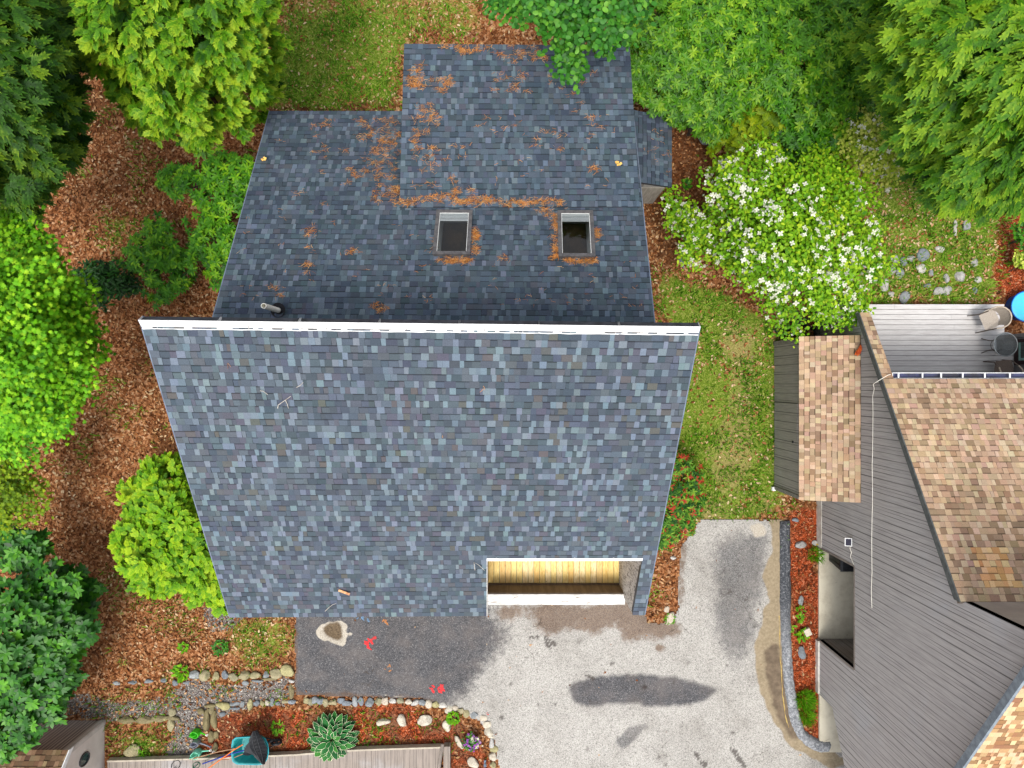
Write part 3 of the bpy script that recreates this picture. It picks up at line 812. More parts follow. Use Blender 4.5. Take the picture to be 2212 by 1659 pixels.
m.box((-.60, -5.47, 3.561), (2.80, -5.215, 3.60))
m.build('parapet_cap', WEATH, par)
m = MB(); xin = 2.785
slab_x(m, xin - .012, .012, [(-5.2, zf_), (-3.7, zf_), (-2.7, zf_)], [(-5.2, zmain(-5.2) + .06), (-3.7, zmain(-3.7) + .06), (-2.7, zmain(-2.7))])
slab_x(m, xin - .012, .012, [(-5.29, 2.4), (-5.2, 2.4)], [(-5.29, zmain(-5.29) + .06), (-5.2, zmain(-5.2) + .06)])
m.build('balcony_wall', WEATHV, house)
m = MB()   # white drip flashing along the cut edge of the roof
for k in range(16):
    a, b = na0 + (na1 - na0) * k / 16, na0 + (na1 - na0) * (k + 1) / 16
    S = np.linalg.norm((r01 + r11 - r00 - r10) / 2); N_ = PL_MAIN[1]
    f = lambda a, s, u: at_main(a, nt_ + s / S) + N_ * u
    m.hexa([f(a, -.035, .014), f(b, -.035, .014), f(b, .03, .014), f(a, .03, .014)], [f(a, -.035, .022), f(b, -.035, .022), f(b, .03, .022), f(a, .03, .022)])
    m.hexa([f(a, .03, -.10), f(b, .03, -.10), f(b, .042, -.10), f(a, .042, -.10)], [f(a, .03, .022), f(b, .03, .022), f(b, .042, .022), f(a, .042, .022)])
    if k % 4 == 1: m.obox(f(a, -.04, .03), (.03, .03, .015))
m.build('eave_flashing', WHITE, house)
m = MB()
for a_, sg in ((na0, 1),):
    p, q = at_main(a_, nt_), at_main(a_, 1.0); N_ = PL_MAIN[1]
    m.hexa([p - N_ * .16, p - N_ * .16 + (.012, 0, 0), q - N_ * .16 + (.012, 0, 0), q - N_ * .16], [p + N_ * .02, p + N_ * .02 + (.012, 0, 0), q + N_ * .02 + (.012, 0, 0), q + N_ * .02])
m.build('notch_trim', WEATH, house)
# rake trim and eave drip edge
RAKE = pmat('blue_grey_trim', A(120, 132, 150), A(100, 110, 126), 5)
for p, q, N_, sg in ((r00, r01, PL_MAIN[1], -1), (r10, r11, PL_MAIN[1], 1), (l0, l2, PL_REAR[1], -1), (q0, q2, PL_REAR[1], 1)):
    m = MB(); e = np.array([.02 * sg, 0, 0])
    m.hexa([p - N_ * .16, p - N_ * .16 + e, q - N_ * .16 + e, q - N_ * .16], [p + N_ * .008, p + N_ * .008 + e, q + N_ * .008 + e, q + N_ * .008])
    m.build('rake_trim', RAKE, house)

# twigs, chips and dead leaves lying on the roofs
TWIG = pmat('pale_twig', A(206, 200, 190), A(170, 160, 148), 20)
def twig(label, pths, plane, r=.008, z=.03):
    m = MB()
    for pt in pths:
        pts = [hit(u, v, plane) + plane[1] * z for u, v in pt]
        m.tube(pts, [r * (1 - .5 * k / len(pts)) for k in range(len(pts))], 5)
    o = m.build('twig', TWIG)
    settle(o, hit(*pths[0][0], plane)); return tag(o, label, 'twig', 'twigs lying on the grey roof')
twig('forked pale twig lying on the front roof below the vent pipe', [[(601, 880), (602, 873), (612, 866), (629, 854)], [(618, 863), (622, 872), (624, 880)]], PL_MAIN)
twig('short bent twig on the front roof beside the forked twig', [[(563, 842), (570, 843), (579, 850)]], PL_MAIN, .007)
twig('small straight twig on the front roof above the forked twig', [[(641, 835), (649, 831), (656, 824)]], PL_MAIN, .006)
twig('V shaped pale twig on the front roof beside the balcony notch', [[(1026, 1229), (1024, 1212), (1034, 1218), (1047, 1230)]], PL_MAIN, .007)
twig('curved pale twig near the front eave above the dark asphalt', [[(703, 1318), (711, 1310), (719, 1304), (727, 1301)]], PL_MAIN, .007)
m = MB(); q = hit(744, 1277, PL_MAIN) + PL_MAIN[1] * .03
m.obox(q, (.26, .05, .02), -.35); m.obox(q + np.array([.09, -.03, .012]), (.05, .03, .012), .3)
tag(settle(m.build('wood_chip', pmat('orange_wood', A(226, 178, 130), A(190, 130, 90), 12)), q), 'pale orange splinter of wood lying on the front roof near the eave', 'wood chip')
# ------------------------------------------------------------------ the neighbour's house
def siding(name, axis, c1, c2, pitch=.2, ln=.016, dark=.42):
    t = NT(name); v = t.obj()
    sx = t.n('SeparateXYZ', ins={0: v}); co = sx.outputs[axis]
    wob = t.math('MULTIPLY', t.noise(1.5, 2, .5, v), .006)
    f1 = t.math('FRACT', t.math('DIVIDE', t.math('ADD', co, wob), pitch))
    l1 = t.math('LESS_THAN', f1, ln / pitch)
    f2 = t.math('FRACT', t.math('DIVIDE', t.math('ADD', co, .071), pitch * 1.5))
    l2 = t.math('MULTIPLY', t.math('LESS_THAN', f2, .7 * ln / (pitch * 1.5)), .8)
    ln_ = t.math('MAXIMUM', l1, l2)
    fade = t.smooth(t.noise(.9, 4, .6, t.obj((1, 1, .35)) if axis != 2 else v), .28, .6)
    ln_ = t.math('MULTIPLY', ln_, t.math('ADD', .35, t.math('MULTIPLY', fade, .65)))
    st = (.25, .25, .25); st = tuple(14 if i == axis else .7 for i in range(3))
    g = t.noise(2.2, 6, .65, t.obj(st))
    c = t.mix(t.smooth(g, .35, .68), c1, c2)
    c = t.mix(t.smooth(t.noise(.55, 5, .65, v), .5, .78), c, t.mix(.5, c, A(186, 190, 196)))
    c = t.mix(ln_, c, tuple(x * dark for x in c2[:3]) + (1,))
    return t.pbr(c, .8, .25, t.bump(t.math('SUBTRACT', t.math('MULTIPLY', g, .3), ln_), .5, .012))
SID_X = siding('grey_grooved_siding', 1, A(176, 173, 171, 1), A(154, 151, 150, 1), .17, .016, .3)
SID_Y = siding('grey_grooved_siding_side', 0, A(150, 142, 132), A(132, 124, 116))
SID_CL = siding('grey_board_siding', 1, A(160, 156, 148, .95), A(142, 138, 132, .95), .272, .02, .3)
nb = thing('neighbour_house', 'grey boarded house with tan shingle roofs and a carport opening', 'house', (11, -4, 0))
Xw = 9.18
t33 = math.tan(math.radians(32.6))
zA = lambda y: 3.8 - (y - .125) * t33            # rear slope (falls to the north)
zB = lambda y: 8.4 + (y + 5.33) * .662           # front slope (falls to the south)
yR, yC = -4.12, -4.41
jy0, jy1, jy2 = -4.88, -7.66, -9.27
lo = [(1.80, 0), (.125, 0), (-2, 0), (yC, 0), (jy0, 0), (jy0, 2.2), (jy1, 2.2), (jy1, 0), (jy2, 0), (jy2, .95), (-10.6, 1.7), (-13.5, 2.3)]
hi_ = []
for y, z in lo:
    hi_.append((y, zA(y) - .14 if y > yC + .001 else zB(min(y, -4.41)) - .16))
lo2, hi2 = [], []
for (y, z), (_, h) in zip(lo, hi_):
    if abs(y - yC) < 1e-6: lo2.append((y, z)); hi2.append((y, zA(y) - .14))
    lo2.append((y, z)); hi2.append((y, h))
m = MB()
slab_x(m, Xw, .14, lo2, hi2)
nw = m.build('wall', SID_X, nb); nw['label'] = 'gable wall of grey vertical boards with a carport opening'
SMG = pmat('smooth_grey_board', A(170, 160, 150), A(156, 146, 138), 2)
m = MB(); m.box((Xw + .14, yC - .14, 6.3), (19, yC, zB(yC) - .18)); m.build('clerestory_wall', SMG, nb)
m = MB(); m.box((Xw + .14, -.05, .02), (19, -.19, zA(-.05) - .14)); m.build('deck_wall', SMG, nb)
m = MB()   # inside of the carport
m.box((12.2, jy1 - .1, 0), (12.3, jy0 + .1, 2.9)); m.box((Xw + .14, jy0 - .02, 0), (12.2, jy0 + .08, 2.9)); m.box((Xw + .14, jy1 - .08, 0), (12.2, jy1 + .02, 2.9)); m.box((Xw + .14, jy1, 2.9), (12.3, jy0, 3.0))
m.build('carport_lining', SID_Y, nb)
def concrete(name, c1, c2):
    t = NT(name); v = t.obj()
    c = t.mix(t.smooth(t.noise(2.2, 7, .7, v), .4, .72), c1, c2)
    c = t.mix(t.smooth(t.noise(3.5, 7, .7, v, 1.0), .62, .75), c, A(104, 96, 84))
    return t.pbr(c, .85, .25, t.bump(t.noise(60, 4, .6, v), .2, .004))
CONC = (concrete('pale_concrete', A(222, 214, 192), A(196, 186, 164)))
for p0, p1 in (((9.21, jy1 - .02, -.05), (12.2, jy0 + .02, .045)), ((9.22, -11.05, -.05), (12.2, jy2 - .02, .045))):
    m = MB(); m.box(p0, p1); m.build('concrete_floor', CONC, nb)
FB = pmat('pale_foundation', A(226, 222, 212), A(196, 190, 176), 4)
m = MB(); m.box((9.165, -4.86, -.05), (9.178, -3.2, .30)); m.build('foundation_board', FB, nb)
m = MB(); m.box((9.13, jy2 + .02, -.05), (9.178, jy1 - .02, .16)); m.build('foundation_board', FB, nb)
m = MB()
for (a, b) in ((jy0, 0), (jy1, 0)):
    m.box((Xw - .012, a - .03, .02), (Xw - .002, a + .03, 2.2))
m.box((Xw - .014, jy1, 2.2), (Xw - .003, jy0, 2.26)); m.build('opening_trim', pmat('grey_trim_board', A(150, 142, 134), A(126, 118, 112)), nb)
# roofs
xo = Xw - .1
GTR = pmat('tan_drip_edge', A(120, 108, 96), A(92, 84, 78), rough=.6)
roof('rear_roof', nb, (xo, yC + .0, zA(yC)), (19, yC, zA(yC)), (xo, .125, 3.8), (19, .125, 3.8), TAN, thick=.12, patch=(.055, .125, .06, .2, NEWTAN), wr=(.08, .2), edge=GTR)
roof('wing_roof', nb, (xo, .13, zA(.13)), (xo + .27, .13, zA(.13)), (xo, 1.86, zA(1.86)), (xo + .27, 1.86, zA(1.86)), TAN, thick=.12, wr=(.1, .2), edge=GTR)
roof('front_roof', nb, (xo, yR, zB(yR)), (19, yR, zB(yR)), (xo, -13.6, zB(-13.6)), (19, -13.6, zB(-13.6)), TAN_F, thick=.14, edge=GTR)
m = MB()
def rake(mb, y0, z0, y1, z1, w=.03):
    mb.hexa([(xo - w, y0, z0 - .17), (xo - .001, y0, z0 - .17), (xo - .001, y1, z1 - .17), (xo - w, y1, z1 - .17)], [(xo - w, y0, z0 + .01), (xo - .001, y0, z0 + .01), (xo - .001, y1, z1 + .01), (xo - w, y1, z1 + .01)])
rake(m, yC, zA(yC), 1.86, zA(1.86)); m.build('rake_board', pmat('dark_grey_rake', A(104, 108, 106), A(84, 88, 88)), nb)
m = MB(); rake(m, yR, zB(yR), -13.6, zB(-13.6), .06); m.build('rake_board', pmat('pale_blue_rake', A(140, 152, 160), A(116, 126, 136)), nb)
m = MB(); m.box((Xw + .12, .15, 3.42), (xo + .29, 1.80, 2.6)) if False else None
slab_x(m, xo + .27, .08, [(.13, .4), (1.8, .4)], [(.13, zA(.13) - .13), (1.8, zA(1.8) - .13)]); m.box((Xw + .14, 1.7, 0), (xo + .27, 1.8, zA(1.8) - .15))
m.build('wing_wall', SID_X, nb)
# gutter: an open white trough with straps
m = MB(); g0, g1 = xo + .28, 19
m.box((g0, .135, 3.62), (g1, .15, 3.74)); m.box((g0, .265, 3.62), (g1, .28, 3.76)); m.box((g0, .15, 3.60), (g1, .265, 3.622)); m.box((g0 - .015, .135, 3.60), (g0, .28, 3.75))
gut = m.build('gutter', WHITE, nb)
m = MB(); m.box((g0, .152, 3.623), (g1, .263, 3.63)); m.build('gutter_bed', pmat('dark_trough', A(74, 78, 112), A(60, 60, 70), 3), gut)  # dark strip along the bottom of the trough
xx = g0 + .12
while xx < 15.5:
    m = MB(); m.box((xx, .15, 3.735), (xx + .035, .265, 3.748)); xx += random.uniform(.42, .66); m.build('gutter_strap', WHITE, gut)
# side closet
xl = 7.88; zl = 1.86
cw = MB()
cw.box((xl, -3.13, 0), (xl + .1, 1.24, zl - .06)); cw.build('closet_wall', SID_CL, nb)
m = MB(); m.hexa([(xl + .1, 1.14, 0), (Xw, 1.14, 0), (Xw, 1.24, 0), (xl + .1, 1.24, 0)], [(xl + .1, 1.14, zl - .06), (Xw, 1.14, 2.48), (Xw, 1.24, 2.48), (xl + .1, 1.24, zl - .06)])
m.build('closet_end', SID_Y, nb); m = MB()
m.hexa([(xl + .1, -3.13, 0), (Xw, -3.13, 0), (Xw, -3.03, 0), (xl + .1, -3.03, 0)], [(xl + .1, -3.13, zl - .06), (Xw, -3.13, 2.48), (Xw, -3.03, 2.48), (xl + .1, -3.03, zl - .06)])
m.build('closet_end', SID_Y, nb)
m = MB(); m.box((xl - .02, -2.0, .1), (xl - .002, -.55, 1.7)); dr = m.build('closet_door', SID_CL, nb)
m = MB(); m.tube([(xl - .06, -1.62, 1.45), (xl - .02, -1.62, 1.45)], .03, 8); m.build('handle', pmat('black_metal', A(40, 40, 44), A(30, 30, 34), rough=.4), dr)
CRN = pmat('grey_corner', A(150, 146, 138), A(130, 126, 120))
for ya in (-3.16, 1.17):
    m = MB(); m.box((xl - .025, ya, 0), (xl - .003, ya + .1, 1.78)); m.build('corner_board', CRN, nb)
roof('closet_roof', nb, P(1859, 1086, 2.57)*np.array([0,1,0]) + (Xw - .005, 0, 2.57), (Xw - .005, P(0, 724, 2.57)[1], 2.57), P(1726, 1080, 1.9), P(1726, 727, 1.9), TAN, thick=.07, wr=(.08, .2), edge=GTR)
m = MB(); m.box((7.80, -3.2, -.05), (7.9, -3.09, .08)); m.build('footing', WHITE, nb)
# cable clipped down the gable wall
m = MB(); cz = 3.2
cp = [(xo + .3, .24, 3.66), (xo + .1, .22, 3.86), (xo - .09, .10, 3.83), (xo - .1, .0, 3.55), (Xw - .05, -.12, 3.32), (Xw - .03, -.3, cz)]
yy = -.3
while yy > -5.6:
    yy -= .45; cp.append((Xw - .022 + random.uniform(-.006, .006), yy, cz - .012 * (-.3 - yy) + random.uniform(-.02, .02)))
m.tube(cp, .007, 6); cb_ = m.build('cable', PVC, nb)
# wing with a window beyond the deck
m = MB(); m.box((14.72, -.05, 0), (14.9, 1.36, 2.6)); m.box((14.66, 1.36, .4), (14.9, 1.46, 2.7)); m.build('wing_side', pmat('grey_wing_board', A(136, 134, 134), A(112, 110, 112), 3), nb)
m = MB(); m.box((14.69, .56, .55), (14.715, 1.3, 2.4)); wn = m.build('window', pmat('dark_brown_frame', A(62, 42, 44), A(44, 30, 32)), nb)
m = MB(); m.box((14.67, .68, .75), (14.688, 1.2, .82)); m.box((14.67, .68, .82), (14.688, .75, 2.3)); m.build('frame', pmat('teal_frame', A(150, 190, 184), A(130, 170, 164)), wn)
m = MB(); m.box((14.672, .76, .83), (14.686, 1.2, 2.3)); m.build('pane', pmat('dark_glass', A(40, 66, 60), A(20, 40, 38), rough=.08, spec=.8, bump=0), wn)

# deck
DK = None
t = NT('grey_painted_deck'); v = t.obj((1, 9, 1))
c = t.mix(t.smooth(t.noise(2.5, 6, .65, v), .35, .7), A(206, 204, 203, .9), A(188, 184, 183, .9)); kn = t.smooth(t.noise(9, 3, .6, t.obj((1.0, 2, 1))), .74, .78)
c = t.mix(kn, c, A(110, 104, 100))
DKM = t.pbr(c, .6, .3, t.bump(t.noise(3, 6, .65, v), .15, .003))
m = MB(); y = 2.335; k = 0
while y > -.03:
    x1 = 14.44 if y > 1.38 else 14.715
    js = sorted(random.uniform(10.6, 13.9) for _ in range(random.choice([0, 1, 1])))
    xs_ = [10.24 if y > 1.86 else 9.46] + js + [x1]
    for a, b in zip(xs_[:-1], xs_[1:]):
        m.box((a + .002, y - .139, .46), (b - .002, y, .5 + random.uniform(-.002, .002)))
    y -= .151; k += 1
deck = m.build('deck', DKM)
tag(settle(deck, (12, 1.2, 0)), 'pale grey painted plank deck behind the tan roofed house', 'deck')
m = MB(); m.box((10.26, .1, .3), (14.40, 2.19, .452)); 
for x in (10.4, 12.3, 14.2):
    for y in (2.0, .4): m.box((x, y, -.05), (x + .1, y + .1, .3))
m.build('joist_frame', EDGE, deck)
m = MB(); m.box((9.09, 1.44, .0), (10.22, 2.42, .16)); m.box((9.06, 1.40, .16), (10.225, 2.45, .19))
st = m.build('step_platform', pmat('dark_charcoal_board', A(92, 88, 86), A(78, 76, 74), 3))
tag(settle(st, (9.6, 1.9, 0)), 'dark charcoal platform step beside the deck under the flowering tree', 'step')

# patio set
MET = pmat('brown_grey_metal', A(112, 100, 92), A(90, 80, 74), rough=.45, metal=.2)
RIM = pmat('taupe_frame', A(196, 182, 164), A(170, 156, 140), rough=.5)
SLING = pmat('taupe_sling', A(188, 178, 166), A(168, 158, 148), 40, bump=.3)
SLING2 = pmat('dark_taupe_sling', A(128, 114, 104), A(108, 96, 88), 40, bump=.3)
def chair(label, x, y, yaw, sling, z0=.5):
    ch = thing('patio_chair', label, 'chair', (x, y, z0), 'patio chairs on the deck')
    ex = np.array([math.cos(yaw), math.sin(yaw), 0]); ey = np.array([-math.sin(yaw), math.cos(yaw), 0]); o = np.array([x, y, z0])
    W = lambda f, s, z: o + f * ex + s * ey + np.array([0, 0, z])
    m = MB(); n = 10     # dished seat, wide at the front
    grid = []
    for i in range(n + 1):
        f = -.24 + .5 * i / n
        for j in range(n + 1):
            s = (j / n - .5) * 2; hw = .22 + .06 * math.sin(math.pi * min(1, (i / n) * .9 + .1))
            grid.append(W(f, s * hw, .42 + .02 * i / n - .03 * (1 - s * s) * math.sin(math.pi * i / n)))
    fs = [(i * (n + 1) + j, (i + 1) * (n + 1) + j, (i + 1) * (n + 1) + j + 1, i * (n + 1) + j + 1) for i in range(n) for j in range(n)]
    m.add(grid, fs, smooth=True); m.build('seat', sling, ch)
    m = MB(); arc = []
    for k in range(15):
        a = math.radians(-118 + 236 * k / 14)
        arc.append((-.05 - .27 * math.cos(a), .31 * math.sin(a), .84 - .2 * (abs(k - 7) / 7) ** 2))
    m.tube([W(*p) for p in arc], .021, 8); m.build('rim', RIM, ch)
    m = MB(); rows = []
    for k in range(3, 12):
        f, s, z = arc[k]
        for q in range(5):
            tq = q / 4; rows.append(W(f + (.06 + .03) * (1 - tq) * .6, s * (1 - .18 * (1 - tq)), .46 + (z - .46) * tq))
    m.add(rows, [(i * 5 + q, i * 5 + q + 1, (i + 1) * 5 + q + 1, (i + 1) * 5 + q) for i in range(8) for q in range(4)], smooth=True); m.build('backrest', sling, ch)
    for (f, s, a) in ((.24, .25, 14), (.24, -.25, 0), (-.24, .22, 11), (-.24, -.22, 3)):
        m = MB(); top = W(*arc[a]) if a in (0, 14) else W(-.2, s * .9, .5)
        m.tube([top, W(f * .95, s * 1.02, .42), W(f * 1.12, s * 1.1, .0)], [.017, .019, .015], 8); m.build('leg', MET, ch)
    return ch
chair('taupe sling patio chair at the corner of the deck beside the blue tub', 13.72, 1.86, math.radians(205), SLING)
chair('darker taupe patio chair between the glass table and the white gutter', 14.12, .42, math.radians(95), SLING2)
tb = thing('patio_table', 'small round glass topped patio table on the pale deck', 'table', (13.98, 1.12, .5))
m = MB(); m.lathe((13.98, 1.12, 1.18), [(0, .012), (.325, .012), (.325, 0), (0, 0)], 40, smooth=False)
tt = NT('smoked_glass'); gl_ = tt.n('BsdfGlossy', ins={'Roughness': .05, 'Color': (.8, .85, .88, 1)}); tr2 = tt.n('BsdfTransparent', ins={'Color': (.34, .36, .37, 1)})
df = tt.n('BsdfDiffuse', ins={'Color': A(130, 134, 136)})
mx1 = tt.n('MixShader', ins={0: .25, 1: tr2.outputs[0], 2: df.outputs[0]}); mx2 = tt.n('MixShader', ins={0: .1, 1: mx1.outputs[0], 2: gl_.outputs[0]}); tt.t.links.new(mx2.outputs[0], tt.out.inputs[0])
m.build('table_top', tt.m, tb)
m = MB(); m.tube([(13.98 + .335 * math.cos(a), 1.12 + .335 * math.sin(a), 1.185) for a in np.linspace(0, 2 * math.pi, 41)], .014, 8); m.build('rim', pmat('grey_table_rim', A(150, 156, 158), A(120, 124, 126), rough=.4), tb)
for k in range(4):
    a = math.radians(45 + 90 * k); c_, s_ = math.cos(a), math.sin(a)
    m = MB(); m.tube([(13.98 + .31 * c_, 1.12 + .31 * s_, 1.175), (13.98 + .18 * c_, 1.12 + .18 * s_, .9), (13.98 + .20 * c_, 1.12 + .20 * s_, .7), (13.98 + .30 * c_, 1.12 + .30 * s_, .5)], .013, 8); m.build('leg', MET, tb)
m = MB(); m.tube([(13.98 + .185 * math.cos(a), 1.12 + .185 * math.sin(a), .85) for a in np.linspace(0, 2 * math.pi, 25)], .009, 6); m.build('brace', MET, tb)

# blue tub
c = P(2217, 662, .35)
tub = thing('water_tub', 'round bright blue plastic tub on the grass beyond the deck', 'tub', (c[0], c[1], 0))
m = MB(); m.lathe((c[0], c[1], 0), [(.38, 0), (.42, .3), (.455, .33), (.465, .36), (.45, .38), (.43, .36)], 40); m.build('tub_wall', pmat('deep_blue_plastic', A(20, 110, 215), A(10, 90, 190), rough=.4, bump=.05), tub)
m = MB(); m.lathe((c[0], c[1], 0), [(.432, .36), (.40, .372), (.30, .385), (.15, .39), (0, .392)], 40); m.build('tub_lid', pmat('cyan_plastic', A(70, 215, 245), A(90, 205, 240), 3, rough=.4, bump=.1, stretch=(1, 5, 1)), tub)

# black wheeled bin in the carport
BL = pmat('black_plastic', A(44, 46, 50), A(32, 34, 38), 6, rough=.5, bump=.1)
bn = thing('wheeled_bin', 'black wheeled rubbish bin just inside the carport', 'bin', (9.68, -5.14, .05))
m = MB(); x, y = 9.66, -5.14
m.hexa([(x - .17, y - .15, .09), (x + .17, y - .15, .09), (x + .17, y + .15, .09), (x - .17, y + .15, .09)], [(x - .25, y - .21, 1.0), (x + .25, y - .21, 1.0), (x + .25, y + .21, 1.0), (x - .25, y + .21, 1.0)])
for k in (-.09, .09): m.hexa([(x - .185, y + k - .03, .15), (x - .165, y + k - .03, .15), (x - .165, y + k + .03, .15), (x - .185, y + k + .03, .15)], [(x - .262, y + k - .03, .9), (x - .24, y + k - .03, .9), (x - .24, y + k + .03, .9), (x - .262, y + k + .03, .9)])
m.build('bin_body', BL, bn)
m = MB(); m.hexa([(x - .27, y - .23, 1.002), (x + .27, y - .23, 1.002), (x + .27, y + .23, 1.002), (x - .27, y + .23, 1.002)], [(x - .22, y - .19, 1.06), (x + .25, y - .19, 1.08), (x + .25, y + .19, 1.08), (x - .22, y + .19, 1.06)])
m.box((x - .12, y - .14, 1.062), (x + .14, y - .11, 1.085)); m.box((x - .12, y + .11, 1.062), (x + .14, y + .14, 1.085)); m.build('lid', BL, bn)
for s in (-1, 1):
    m = MB(); m.tube([(x + .2, y + s * .17, .15), (x + .2, y + s * .23, .15)], .10, 14); m.build('wheel', BL, bn)
m = MB(); m.tube([(x + .30, y - .19, 1.0), (x + .30, y + .19, 1.0)], .015, 8); m.build('handle', BL, bn)

# little solar lamp on the wall
so = thing('solar_lamp', 'small white framed solar panel on a bracket on the grey gable wall', 'solar panel', (9.1, -4.26, 2.05))
xs0, ys0, zs0 = 9.06, -4.26, 2.12
m = MB()
def tilt(p): return (xs0 + p[0] * math.cos(.25) + .0, ys0 + p[1], zs0 + p[0] * math.sin(.25) + p[2])
def tbox(mb, a, b):
    x0, y0, z0 = a; x1, y1, z1 = b
    mb.hexa([tilt(q) for q in ((x0, y0, z0), (x1, y0, z0), (x1, y1, z0), (x0, y1, z0))], [tilt(q) for q in ((x0, y0, z1), (x1, y0, z1), (x1, y1, z1), (x0, y1, z1))])
for a, b in (((-.09, -.11, 0), (-.072, .11, .02)), ((.072, -.11, 0), (.09, .11, .02)), ((-.072, -.11, 0), (.072, -.092, .02)), ((-.072, .092, 0), (.072, .11, .02))): tbox(m, a, b)
m.build('panel_frame', WHITE, so)
m = MB(); tbox(m, (-.072, -.092, 0), (.072, .092, .012)); m.build('panel', pmat('solar_cell', A(44, 44, 66), A(34, 34, 54), rough=.5, spec=.15, bump=0), so)
m = MB(); m.tube([tilt((.03, 0, 0)), (Xw - .02, ys0, zs0 - .05)], .014, 6); m.obox((Xw - .015, ys0, zs0 - .05), (.03, .06, .06)); m.build('bracket', WHITE, so)
m = MB(); m.tube([(Xw - .03, ys0 - .05, zs0 - .06), (Xw - .02, ys0 - .2, zs0 - .1), (Xw - .02, ys0 - .28, zs0 - .02), (Xw - .02, ys0 - .42, zs0 - .08), (Xw - .02, ys0 - .5, zs0 + .02), (Xw - .02, ys0 - .58, zs0 + .1)], .008, 6); m.build('lead', PVC, so)

# hose in a loose heap, yellow nozzle, square paver
m = MB(); pts = []
for k in range(150):
    a = k * .34; r = .30 + .16 * math.sin(k * .61) + .10 * math.sin(k * .23)
    cx_, cy_ = 8.50 + .25 * math.sin(k * .05), 1.72 + .16 * math.cos(k * .07)
    pts.append((cx_ + r * math.cos(a) * 1.1, cy_ + r * .8 * math.sin(a), .03 + .08 * (.5 + .5 * math.sin(k * 1.7)) + .0005 * k))
m.tube(pts, .014, 6); hs = m.build('garden_hose', pmat('dark_green_hose', A(34, 62, 58), A(26, 44, 46), rough=.4))
tag(settle(hs, (8.5, 1.7, 0)), 'dark green garden hose heaped on the ground by the tan closet roof', 'hose')
p = P(1772, 1179, .05); m = MB()
m.tube([p + (-.14, .06, .02), p + (-.05, .03, .03), p + (.02, -.01, .03)], [.012, .016, .02], 8); m.tube([p + (.02, -.01, .03), p + (.14, -.06, .04)], [.03, .035], 8)
nz = m.build('hose_nozzle', pmat('yellow_plastic', A(232, 190, 40), A(210, 160, 30), rough=.4)); tag(settle(nz, p), 'yellow hose nozzle lying at the corner of the carport opening', 'nozzle')
p = P(1745, 1366, .1); m = MB(); m.obox(p + (0, 0, -.03), (.19, .22, .09), .45); m.obox(p + (0, 0, .02), (.17, .2, .012), .45)
pv = m.build('square_paver', pmat('cream_paver', A(226, 216, 196), A(206, 196, 176))); tag(settle(pv, (p[0], p[1], 0)), 'square cream paver tilted beside the carport corner on red mulch', 'paver')
p = hit(1853, 757, (np.array([9.1, 0, 2.55]), nrm(np.array([-.5, 0, 1])))); m = MB()
for k in range(2):
    L, W_ = .17, .06; yaw = .9 + k * .35
    pts = [(p[0] + f * L * math.cos(yaw) - s * W_ * math.sin(yaw), p[1] + f * L * math.sin(yaw) + s * W_ * math.cos(yaw), p[2] + .03 + .02 * k + .05 * abs(s)) for f, s in ((-1, 0), (-.4, -.9), (.4, -.8), (1, 0), (.4, .8), (-.4, .9))]
    m.add(pts, [(0, 1, 2, 3), (0, 3, 4, 5)])
lf = m.build('dead_leaf', pmat('orange_leaf', A(224, 110, 40), A(180, 70, 40), 14)); tag(settle(lf, p), 'curled orange leaf lying on the tan closet roof by the gable wall', 'leaf')

# ------------------------------------------------------------------ shed in the corner
sh = thing('garden_shed', 'small grey grooved garden shed with a tan shingle roof', 'shed', (-13.1, -11.0, 0))
zs = 1.74; xe = -12.20; xw_ = -14.12; yn = -10.12
CORR = siding('brown_grey_grooved_panel', 0, A(168, 154, 144, 1), A(146, 132, 124, 1), .105, .042, .45)
SHW = pmat('smooth_taupe_panel', A(210, 200, 192, .95), A(198, 188, 180, .95), 2, bump=.08)
m = MB(); m.box((xw_, yn - .06, -.05), (xe - .06, yn, zs)); m.build('panel_wall', CORR, sh)
m = MB(); poly = [(yn, 0), (yn, zs), (yn - .75, zs + .75), (yn - 1.3, zs + 1.05), (yn - 1.85, zs + .75), (yn - 2.6, zs), (yn - 2.6, 0)]
m.add([(xe - .05, y, z) for y, z in poly] + [(xe - .11, y, z) for y, z in poly], [tuple(range(7)), tuple(range(13, 6, -1))] + [(i, i + 7, (i + 1) % 7 + 7, (i + 1) % 7) for i in range(7)])
gw = m.build('gable_wall', SHW, sh)
TRIM = pmat('light_taupe_trim', A(206, 198, 190), A(186, 178, 170), 4)
m = MB(); m.box((xe - .16, yn - .001, -.05), (xe - .03, yn + .03, zs - .02)); m.box((xe - .048, yn - .12, -.05), (xe - .02, yn - .0, zs - .05)); m.build('corner_board', TRIM, sh)
roof('gambrel_roof', sh, (xw_ - .08, yn - .75, zs + .8), (xe + .02, yn - .75, zs + .8), (xw_ - .08, yn + .05, zs), (xe + .02, yn + .05, zs), [(A(150, 122, 94), 3), (A(132, 104, 78), 3), (A(112, 86, 66), 2), (A(165, 138, 108), 1)], thick=.06, wr=(.1, .2), edge=GTR)
roof('gambrel_roof_top', sh, (xw_ - .08, yn - 1.3, zs + 1.1), (xe + .02, yn - 1.3, zs + 1.1), (xw_ - .08, yn - .74, zs + .82), (xe + .02, yn - .74, zs + .82), TAN, thick=.06, wr=(.1, .2), edge=GTR)
m = MB(); m.hexa([(xe + .021, yn - .8, zs + .68), (xe + .05, yn - .8, zs + .68), (xe + .05, yn + .07, zs - .16), (xe + .021, yn + .07, zs - .16)], [(xe + .021, yn - .8, zs + .86), (xe + .05, yn - .8, zs + .86), (xe + .05, yn + .07, zs + .03), (xe + .021, yn + .07, zs + .03)])
m.build('barge_board', WHITE, sh)
m = MB(); cy, cz_ = yn - .62, .98
